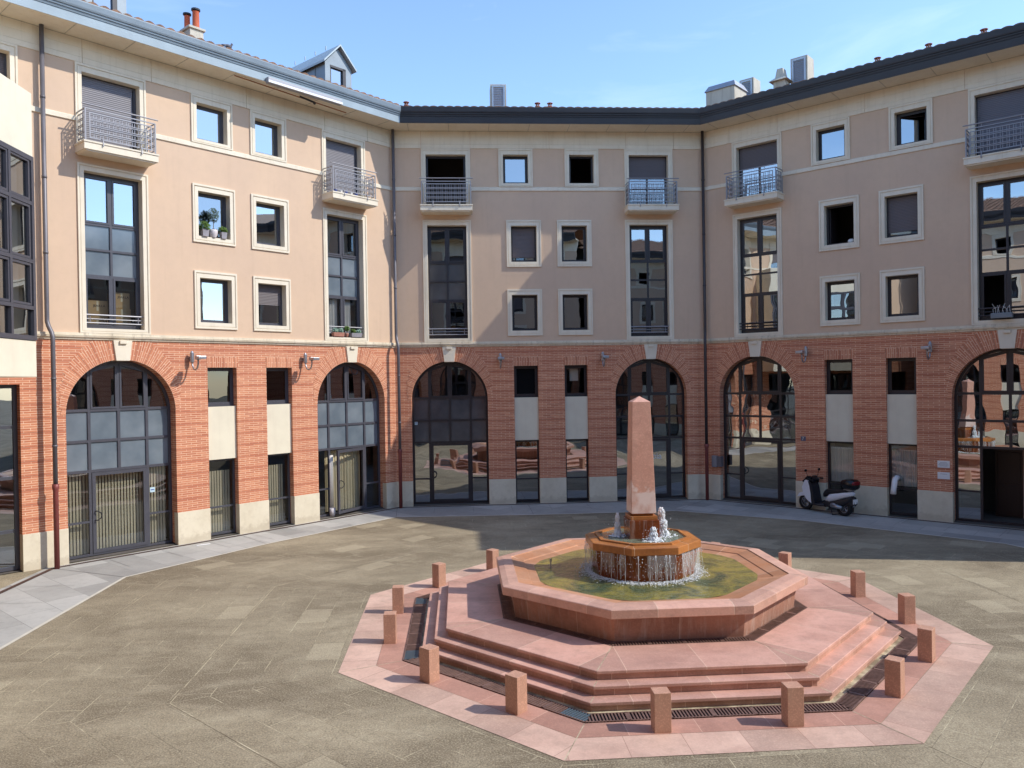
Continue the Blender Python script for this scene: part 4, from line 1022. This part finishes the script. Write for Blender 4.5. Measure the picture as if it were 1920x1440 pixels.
# ------------------------------------------------------------------ ground
A8 = [rad(22.5+45*k) for k in range(9)]
g = MB()
for k in range(8):
    a, b_ = A8[k], A8[k+1]; rs = [0, 8, 20, 260]
    for i in range(3):
        r0, r1 = rs[i], rs[i+1]; h0, h1 = r0*.3827, r1*.3827; v0, v1 = r0*.9239, r1*.9239
        P = lambda r, t: (CX+r*cos(t), CY+r*sin(t), 0)
        o_ = k*31.7
        if r0 == 0: g.add([P(0, 0), P(r1, a), P(r1, b_)], [(0, 1, 2)], [[(o_+300, 0), (o_+300-h1, v1), (o_+300+h1, v1)]])
        else: g.quad(P(r0, a), P(r1, a), P(r1, b_), P(r0, b_), [(o_+300-h0, v0), (o_+300-h1, v1), (o_+300+h1, v1), (o_+300+h0, v0)])
struct(g.build('ground', 'ground'))
# pavement round the walls
inn = [(-5.49, -21), (-5.45, -13.54), (-5.4, -8.9), (-3.05, -5.65), (.12, -2.05), (4.5, -2.3), (9.1, -2.3), (12.28, -4.5), (15.85, -8.3), (16.4, -10.4)]
out = [(LX, -21), (LX, -13.5), (LX, LX), (-4.2, -4.2), (0, 0), (4.5, 0), (W, 0), (14.6, -3.7), (W-LX, LX), (W-LX, -10.4)]
p = MB(); kb = MB(); z = .004
for i in range(len(inn)-1):
    p.quad((*inn[i], z), (*inn[i+1], z), (*out[i+1], z), (*out[i], z))
    a, b_ = Vector(inn[i]), Vector(inn[i+1]); d = (b_-a).normalized(); n_ = Vector((-d.y, d.x))*.035
    kb.quad((*(a-n_), .008), (*(b_-n_), .008), (*(b_+n_), .008), (*(a+n_), .008))
struct(p.build('pavement', 'pavement')); struct(kb.build('pavement_edging', 'kerb'))
pj = MB()
for i in range(1, len(inn)-1):
    for f_ in ((0,) if i != 5 else (0,)):
        a, b_ = Vector(inn[i]), Vector(out[i]); d = (b_-a).normalized(); n_ = Vector((-d.y, d.x))*.006; b_ = b_-d*.35
        pj.quad((*(a-n_), .0075), (*(b_-n_), .0075), (*(b_+n_), .0075), (*(a+n_), .0075))
for k_ in ('l', 'm', 'r', 'w'):
    for u_ in (1.3, 2.6, 3.9, 5.2, 6.5, 7.8, 9.1):
        a, b_ = Vector(at(k_, u_, .35, 0)[:2]), Vector(at(k_, u_, 1.5, 0)[:2]); d = (b_-a).normalized(); n_ = Vector((-d.y, d.x))*.004
        pj.quad((*(a-n_), .0075), (*(b_-n_), .0075), (*(b_+n_), .0075), (*(a+n_), .0075))
struct(pj.build('pavement_joints', M['pipe_dark']))
# slot drain along the walls
for k_, lab in (('l', 'narrow slot drain at the foot of the sunlit left wing'), ('m', 'narrow slotted drain at the foot of the middle wing'), ('r', 'narrow slot drain at the foot of the shaded right wing'), ('w', 'slot drain crossing the grey pavement at the left edge')):
    t = thing('slot_drain', lab, 'drain', at(k_, 0, 0, 0), OR[k_][2])
    b = MB(); o0 = .13; b.quad((o0*T22, -o0, .009), (W-o0*T22, -o0, .009), (W-(o0+.12)*T22, -o0-.12, .009), ((o0+.12)*T22, -o0-.12, .009)); b.build('channel', 'pit', t)
    b = MB(); n_ = 260
    for i in range(n_):
        x = .15+i*(W-.3)/n_; b.box(x, x+.016, -o0-.11, -o0-.01, .0095, .016)
    b.build('slots', 'grate', t)
# radial seams and rings in the paving
s = MB()
def strip(a, b_, w_, z_=.004):
    a, b_ = Vector(a), Vector(b_); d = (b_-a).normalized(); n_ = Vector((-d.y, d.x))*w_/2
    s.quad((*(a-n_), z_), (*(b_-n_), z_), (*(b_+n_), z_), (*(a+n_), z_))
for k in range(8):
    a = A8[k]; c_ = lambda r, t: (CX+r*cos(t), CY+r*sin(t))
    strip(c_(5.56, a), c_(7.6 if k < 4 else 9.6, a), .010); strip(c_(7.83, A8[k]), c_(7.83, A8[k+1]), .014, .0045)
    if k in (1, 2, 3): strip(c_(10.6, A8[k]), c_(10.6, A8[k+1]), .01, .0045)
struct(s.build('paving_joints', 'joint'))
# fountain apron
def ringmesh(r0, r1, z_):
    b = MB(); b.oct([(r0, z_), (r1, z_)]); return b
o = ringmesh(4.95, 5.53, .006).build('fountain_paving', 'marble_slab'); o.location = (CX, CY, 0); struct(o)
o = ringmesh(4.53, 4.945, .0065).build('fountain_inner_paving', 'marble_slab2'); o.location = (CX, CY, 0); struct(o)

# ------------------------------------------------------------------ fountain
F = thing('fountain', 'octagonal pink stone fountain with stepped base, rust stained upper basin and obelisk', 'fountain', (CX, CY, 0))
def grating(r0, r1, z_, name, new_at=()):
    b = MB(); b.oct([(r1, z_-.02 if z_ > .1 else .0055), (r0, z_-.02 if z_ > .1 else .0055)]); b.build('drain_channel', 'pit', F)
    b = MB(); nbs = {}
    ap0, ap1 = r0*.9239, r1*.9239
    for k in range(8):
        am = rad(45*k+45)  # facet centre
        c_, s_ = cos(am), sin(am); hw = ap1*T22; x = -hw+.02
        while x < hw-.02:
            lo_ = max(ap0, abs(x)/T22); 
            if lo_ < ap1-.02:
                key_ = (k, 1 if x > 0 else 0); q = nbs.setdefault(key_, MB()) if key_ in new_at and abs(x) > hw-.42 else b
                def P(t, rr, zz): return (rr*c_-t*s_, rr*s_+t*c_, zz)
                zt = z_; zb = z_-.012 if z_ > .1 else .006
                q.add([P(x, lo_, zb), P(x+.02, lo_, zb), P(x+.02, ap1, zb), P(x, ap1, zb), P(x, lo_, zt), P(x+.02, lo_, zt), P(x+.02, ap1, zt), P(x, ap1, zt)],
                      [(4, 5, 6, 7), (0, 1, 5, 4), (2, 3, 7, 6), (1, 2, 6, 5), (3, 0, 4, 7)])
            x += .044
        for rr in (ap0, ap1-.018):
            w_ = (rr)*T22
            b.add([P(-w_, rr, z_-.012), P(w_, rr, z_-.012), P(w_, rr+.018, z_-.012), P(-w_, rr+.018, z_-.012), P(-w_, rr, z_+.001), P(w_, rr, z_+.001), P(w_, rr+.018, z_+.001), P(-w_, rr+.018, z_+.001)], [(4, 5, 6, 7), (0, 1, 5, 4), (2, 3, 7, 6)])
        x = -hw+.55
        while x < hw-.3:
            b.add([P(x, ap0, z_+.001), P(x+.04, ap0, z_+.001), P(x+.04, ap1, z_+.001), P(x, ap1, z_+.001)], [(0, 1, 2, 3)]); x += .55
    b.build('grate', 'grate', F)
    for q in nbs.values(): q.build('grate', 'grate_new', F)['label'] = 'new blue grey grate section at a corner'
grating(4.26, 4.525, .02, 'outer', {(3, 0), (3, 1), (4, 1)})
o = ringmesh(4.16, 4.262, .007).build('drain_kerb', 'joint', F)
S = lambda prof, name, m_, cap=False, bev=0: MB().oct(prof, cap).build(name, m_, F, bevel=bev)
S([(4.17, 0), (4.17, .088)], 'riser', 'marble_riser'); S([(4.1, .088), (4.205, .088), (4.21, .094), (4.21, .128), (4.203, .134), (3.9, .134)], 'step', 'marble')
S([(3.965, .134), (3.965, .222)], 'riser', 'marble_riser'); S([(3.9, .222), (3.998, .222), (4.003, .228), (4.003, .262), (3.996, .268), (3.7, .268)], 'step', 'marble')
S([(3.765, .268), (3.765, .356)], 'riser', 'marble_riser'); S([(3.7, .356), (3.798, .356), (3.803, .362), (3.803, .394), (3.796, .4), (2.79, .4), (2.79, .36)], 'step', 'marble')
grating(2.57, 2.785, .398, 'inner')
for k in range(8):
    a = A8[k]; q = MB()
    for (r0, r1, z_) in ((2.8, 3.795, .4015), (3.81, 3.995, .2695), (4.01, 4.2, .1355), (4.54, 5.52, .0085)):
        n_ = Vector((-sin(a), cos(a)))*.006; p0_ = Vector((cos(a), sin(a)))*r0; p1_ = Vector((cos(a), sin(a)))*r1
        q.quad((*(p0_-n_), z_), (*(p1_-n_), z_), (*(p1_+n_), z_), (*(p0_+n_), z_))
    q.build('mitre_joint', 'joint', F)
S([(2.56, .36), (2.62, .8)], 'basin_wall', 'marble_wall')
S([(2.6, .785), (2.72, .785), (2.785, .79), (2.795, .8), (2.795, .92), (2.785, .93), (2.68, .955), (2.5, .96)], 'basin_rim', 'marble_rim')
S([(2.5, .96), (2.49, .945), (2.25, .9), (2.24, .885), (1.9, .84), (1.9, .5)], 'basin_lining', 'lining')
wt = MB(); n = 40
for i in range(n):
    for r0, r1 in ((0, .7), (.7, 1.3), (1.3, 1.99)):
        a, b_ = 2*pi*i/n, 2*pi*(i+1)/n
        wt.quad((r0*cos(a), r0*sin(a), .862), (r1*cos(a), r1*sin(a), .862), (r1*cos(b_), r1*sin(b_), .862), (r0*cos(b_), r0*sin(b_), .862))
wt.build('pool_water', 'water', F)
S([(.9, .8), (.99, 1.34)], 'basin_drum', 'ochre_dark')
S([(.96, 1.33), (1.03, 1.33), (1.04, 1.34), (1.04, 1.45), (1.03, 1.46), (.88, 1.475), (.875, 1.45), (.87, 1.5), (.8, 1.505), (.79, 1.4)], 'upper_basin', 'ochre')
w2 = MB(); w2.lathe([(.0, 1.478), (.82, 1.478)], 24); w2.build('upper_water', 'water_up', F)
b = MB(); b.box(-.27, .26, -.265, .265, 1.4, 1.8); b.build('pedestal', 'ochre_dark', F, bevel=.006)
b = MB(); b.box(-.245, .235, -.24, .24, 1.8, 1.87); b.box(-.18, .17, -.17, .17, 1.87, 1.915); b.build('pedestal_cap', 'ochre', F, bevel=.005)
b = MB(); q = .222; t_ = .163
b.add([(-q-.005, -q, 1.915), (q-.005, -q, 1.915), (q-.005, q, 1.915), (-q-.005, q, 1.915), (-t_-.01, -t_, 3.9), (t_-.01, -t_, 3.9), (t_-.01, t_, 3.9), (-t_-.01, t_, 3.9), (-.01, 0, 4.0)],
      [(3, 2, 1, 0), (0, 1, 5, 4), (1, 2, 6, 5), (2, 3, 7, 6), (3, 0, 4, 7), (4, 5, 8), (5, 6, 8), (6, 7, 8), (7, 4, 8)]); b.build('obelisk', 'marble_ob', F, bevel=.006)
b = MB(); b.box(-.11, .11, -.004, .004, -.05, .05); o = b.build('vent_plate', 'white', F); a = rad(-45); r_ = 2.39; o.location = (r_*cos(a)-.05, r_*sin(a), .56); o.rotation_euler = (rad(-6), 0, a+pi/2)
b = MB(); b.lathe([(.012, .8), (.012, .98), (.02, .98), (.02, 1.03), (0, 1.03)], 8, (-1.62, .35)); b.build('nozzle', 'metal', F)
# falling water: thin threads from the upper rim, foam where they land
b = MB(); fo = MB()
for k in range(8):
    am = rad(45*k); c_, s_ = cos(am), sin(am); hw = 1.045*.3827
    for j in range(9):
        t0 = random.uniform(-hw, hw); lead = random.random() < .3
        top = 1.335; ap = .965; z0 = random.uniform(.86, 1.2) if random.random() < .55 else .86
        pts = []; n_ = 5
        for i in range(n_):
            f_ = i/(n_-1); z_ = top+(z0-top)*f_; rr = ap+.03*f_+random.uniform(-.008, .008); tt = t0+random.uniform(-.008, .008)
            pts.append((rr*c_-tt*s_, rr*s_+tt*c_, z_))
        r_ = random.uniform(.0018, .0045); b.tube(pts, [r_*random.uniform(.4, 1.7) for _ in pts], 5)
    for j in range(90):
        tt = random.uniform(-hw, hw); z_ = random.uniform(.88, 1.33); rr = random.uniform(.95, 1.02); b.ball((rr*c_-tt*s_, rr*s_+tt*c_, z_), random.uniform(.004, .008), 5, 3)
b.build('falling_water', 'foam', F, smooth=True)
b = MB()
for k in range(8):
    am = rad(45*k); c_, s_ = cos(am), sin(am); hw = 1.03*.3827
    for j in range(5):
        t0 = random.uniform(-hw, hw*.8); wd = random.uniform(.05, .2); z0 = random.uniform(.9, 1.2); n_ = 6
        for i in range(n_):
            ta, tb = t0+wd*i/n_, t0+wd*(i+1)/n_; za, zb = z0+.1*sin(i*1.7+j), z0+.1*sin((i+1)*1.7+j)
            if tb > hw: break
            P = lambda t, z_: (.985*c_-t*s_, .985*s_+t*c_, z_)
            b.quad(P(ta, za), P(tb, zb), P(tb, 1.335), P(ta, 1.335))
b.build('water_sheet', 'drops', F)
for i in range(3000):
    a = random.uniform(0, 2*pi); rr = .92+abs(random.gauss(0, .1)); am = (a-rad(22.5)) % rad(45)-rad(22.5)
    fo.ball((rr*cos(a), rr*sin(a), .865+random.uniform(0, .02)), random.uniform(.003, .010), 5, 3, (1.8, 1.8, .7))
fo.build('foam', 'foam', F, smooth=True)
def jet(x, y_, h, r, label_n, lean=0):
    b = MB()
    for i in range(int(1100*h/.45)):
        f_ = random.random()**1.15; rr = r*(1-f_*.6+.12*sin(f_*17))*math.sqrt(random.random()); a = random.uniform(0, 2*pi)
        b.ball((x+lean*f_+rr*cos(a), y_+rr*sin(a), 1.48+h*f_), random.uniform(.006, .017)*(1.15-f_*.4), 5, 4, (1, 1, 1.8))
    for i in range(50):
        a = random.uniform(0, 2*pi); rr = r*random.uniform(1, 3.2); b.ball((x+rr*cos(a), y_+rr*sin(a), 1.48+random.random()**2*h*.8), random.uniform(.004, .009), 5, 3)
    for i in range(120):
        a = random.uniform(0, 2*pi); rr = r*random.uniform(0, 2.6); b.ball((x+rr*cos(a), y_+rr*sin(a), 1.482), random.uniform(.008, .02), 5, 3, (1.5, 1.5, .5))
    b.build('water_jet', 'foam', F, smooth=True)
jet(-.43, .05, .4, .06, 0); jet(.38, -.05, .5, .1, 0, -.03); jet(.11, -.42, .22, .085, 0)

# ------------------------------------------------------------------ bollards
b = MB(); b.box(-.105, .105, -.1, .1, 0, .487); b0 = b.build('stone_bollard', 'marble_bollard', None, bevel=.006)
names = {}
side = ['right', 'back right', 'back', 'back left', 'left', 'front left', 'front', 'front right']
first = True
for k in range(8):
    am = rad(45*k)
    for sg in (-1, 1):
        o = b0 if first else b0.copy()
        if not first: C.objects.link(o)
        first = False
        t_ = .83*sg; ap = 4.45
        o.location = (CX+ap*cos(am)-t_*sin(am), CY+ap*sin(am)+t_*cos(am), .006); o.rotation_euler = (0, 0, am+pi/2)
        # which of the pair, seen from the camera
        x_ = -t_*sin(am); y_ = t_*cos(am)
        w_ = ('right' if x_ > 0 else 'left') if abs(x_) > .5 else ('farther' if y_ > 0 else 'nearer')
        tag(o, 'pink stone bollard, %s one of the pair at the fountain\'s %s side' % (w_, side[k]), 'bollard', 'stone bollards round the fountain')

# ------------------------------------------------------------------ scooter
fwp, rwp = Vector((13.28, -2.65)), Vector((13.86, -4.02)); ax = (fwp-rwp); wb = ax.length
SC = thing('motor_scooter', 'white motor scooter with black seat and top case parked by the right wing', 'scooter', (rwp.x, rwp.y, 0), atan2(ax.y, ax.x))
def wheel(x, name, R, wd):
    t = MB()
    prof = [(R-.1, -wd*.7), (R-.02, -wd), (R, -wd*.5), (R, wd*.5), (R-.02, wd), (R-.1, wd*.7)]
    n = 28
    t.add([(x+r*cos(2*pi*k/n), y_, R+r*sin(2*pi*k/n)) for r, y_ in prof for k in range(n)], [(i*n+k, i*n+(k+1) % n, (i+1)*n+(k+1) % n, (i+1)*n+k) for i in range(len(prof)-1) for k in range(n)])
    w_ = t.build(name, 'rubber', SC, smooth=True)
    t = MB(); r1 = R-.1
    for k in range(n):
        a, b_ = 2*pi*k/n, 2*pi*(k+1)/n
        for y_ in (-.035, .035): t.quad((x+r1*cos(a), y_, R+r1*sin(a)), (x+r1*cos(b_), y_, R+r1*sin(b_)), (x+(r1-.025)*cos(b_), y_, R+(r1-.025)*sin(b_)), (x+(r1-.025)*cos(a), y_, R+(r1-.025)*sin(a)))
    for k in range(5):
        a = 2*pi*k/5+.3; t.tube([(x, 0, R), (x+r1*cos(a), 0, R+r1*sin(a))], .016, 6)
    t.tube([(x, -.06, R), (x, .06, R)], .035, 10); t.build('rim', 'metal', w_)
wheel(0, 'wheel', .265, .07); wheel(wb, 'wheel', .255, .06)
def hull(secs, name, m_, parent=SC, smooth=True, n=12):
    """loft: list of (x, halfwidth, zlow, zhigh)"""
    t = MB(); vs = []; fs = []
    for (x, hw, z0, z1) in secs:
        zc, hz = (z0+z1)/2, (z1-z0)/2
        for k in range(n):
            a = 2*pi*k/n; ca, sa = cos(a), sin(a)
            vs.append((x, hw*math.copysign(abs(ca)**.7, ca), zc+hz*math.copysign(abs(sa)**.7, sa)))
    for i in range(len(secs)-1):
        for k in range(n): fs.append((i*n+k, i*n+(k+1) % n, (i+1)*n+(k+1) % n, (i+1)*n+k))
    fs += [tuple(range(n))[::-1], tuple((len(secs)-1)*n+k for k in range(n))]
    t.add(vs, fs); return t.build(name, m_, parent, smooth=smooth)
# tail and side panels, sloping up towards the rear
hull([(.62, .12, .36, .5), (.45, .17, .36, .66), (.2, .17, .46, .72), (-.05, .15, .56, .76), (-.3, .1, .64, .79), (-.36, .05, .68, .76)], 'body_panel', 'gloss_white')
hull([(.75, .13, .24, .4), (.5, .16, .2, .46), (.2, .13, .22, .5), (-.12, .1, .36, .6), (-.3, .07, .5, .66)], 'under_body', 'dgrey')
hull([(.72, .1, .5, .66), (.62, .15, .55, .76), (.4, .16, .62, .79), (.15, .155, .66, .8), (-.1, .13, .72, .84), (-.28, .08, .76, .83)], 'seat', 'seat')
hull([(1.1, .16, .2, .3), (.9, .19, .2, .29), (.65, .17, .2, .32)], 'footboard', 'dgrey')
# leg shield and front
t = MB(); pr = [(1.02, .22), (1.08, .5), (1.16, .8), (1.2, .98), (1.32, .98), (1.42, .78), (1.36, .58), (1.22, .3)]
def shell(pts, hw, name, m_, fwd=0):
    q = MB(); n = len(pts); q.add([(x, -hw, z) for x, z in pts]+[(x, hw, z) for x, z in pts]+[(x+fwd, 0, z) for x, z in pts], [tuple(range(n)), tuple(range(n, 2*n))[::-1]]+[(i, (i+1) % n, n+(i+1) % n, n+i) for i in range(n)])
    return q.build(name, m_, SC, bevel=.02)
shell([(1.13, .3), (1.15, .55), (1.2, .8), (1.26, .97), (1.34, .96), (1.46, .74), (1.4, .56), (1.3, .4)], .19, 'leg_shield', 'gloss_white')
shell([(1.0, .24), (1.06, .5), (1.12, .78), (1.18, .93), (1.24, .93), (1.18, .78), (1.13, .5), (1.16, .24)], .17, 'inner_shield', 'dgrey')
shell([(1.1, .92), (1.08, 1.0), (1.18, 1.1), (1.32, 1.08), (1.48, .92), (1.36, .9), (1.22, .9)], .13, 'instrument_cover', 'gloss_black')
shell([(wb-.26, .46), (wb-.22, .54), (wb-.02, .58), (wb+.2, .5), (wb+.25, .42), (wb+.05, .47), (wb-.15, .47)], .08, 'front_mudguard', 'gloss_white')
t = MB()
for y_ in (-.09, .09): t.tube([(wb, y_, .26), (wb-.07, y_, .56), (wb-.12, y_*.7, .7)], .022, 8)
t.build('fork', 'metal', SC)
t = MB(); t.tube([(1.12, -.33, 1.02), (1.18, -.2, 1.04), (1.2, 0, 1.02), (1.18, .2, 1.04), (1.12, .33, 1.02)], .016, 8)
for s_ in (-1, 1): t.tube([(1.1, s_*.34, 1.02), (1.13, s_*.24, 1.035)], .024, 8)
t.build('handlebar', 'rubber', SC)
for s_ in (-1, 1):
    t = MB(); t.tube([(1.2, s_*.2, 1.06), (1.22, s_*.28, 1.26)], .007, 6); t.ball((1.21, s_*.3, 1.3), .055, 10, 6, (.3, 1.2, .8)); t.build('mirror', 'gloss_black', SC, smooth=True)
t = MB(); t.add([(1.32, -.1, .98), (1.4, -.06, .9), (1.4, .06, .9), (1.32, .1, .98)], [(0, 1, 2, 3)]); t.ball((1.41, .08, .86), .04, 8, 5, (.6, 1, .6)); t.ball((1.41, -.08, .86), .04, 8, 5, (.6, 1, .6)); t.build('headlight', 'metal', SC)
hull([(-.46, .14, .88, 1.1), (-.4, .2, .84, 1.16), (-.2, .215, .83, 1.17), (-.02, .19, .85, 1.13), (.02, .15, .88, 1.05)], 'top_case', 'gloss_black')
hull([(-.475, .13, 1.0, 1.08), (-.45, .17, .98, 1.11), (-.38, .18, 1.0, 1.1)], 'rear_reflector', 'red_lens')
t = MB(); t.box(-.34, -.05, -.1, .1, .81, .84); t.tube([(-.3, .09, .8), (-.1, .1, .72)], .012, 6); t.tube([(-.3, -.09, .8), (-.1, -.1, .72)], .012, 6); t.build('carrier', 'metal', SC)
t = MB(); t.tube([(.5, -.14, .3), (.3, -.16, .28), (.1, -.17, .28), (-.22, -.17, .34)], [.03, .04, .06, .055], 12); t.build('exhaust', 'metal', SC, smooth=True)
t = MB(); t.tube([(.35, .14, .3), (0, .12, .265)], [.07, .055], 10); t.ball((.3, .14, .3), .1, 10, 6, (1.3, .5, .8)); t.ball((.28, -.14, .3), .09, 10, 6, (1.3, .5, .8)); t.build('engine', 'metal', SC, smooth=True)
t = MB(); t.tube([(.42, .12, .24), (.3, .18, .02)], .014, 6); t.tube([(.42, -.12, .24), (.3, -.18, .02)], .014, 6); t.tube([(.3, -.18, .02), (.3, .18, .02)], .014, 6); t.build('stand', 'dgrey', SC)
t = MB(); t.box(-.4, -.39, -.1, .1, .42, .56); o = t.build('licence_plate', 'white', SC)
shell([(-.08, .3), (-.22, .42), (-.34, .36), (-.4, .42), (-.36, .6), (-.1, .6)], .06, 'rear_mudguard', 'dgrey')

# a little loose detail on the ground
o = MB().box(-.18, .18, -.03, .03, 0, .012).build('paper_scrap', 'white'); o.location = (-4.75, -5.55, .008); o.rotation_euler = (0, 0, .6); tag(o, 'white scrap lying on the grey pavement near the large left arch', 'scrap')
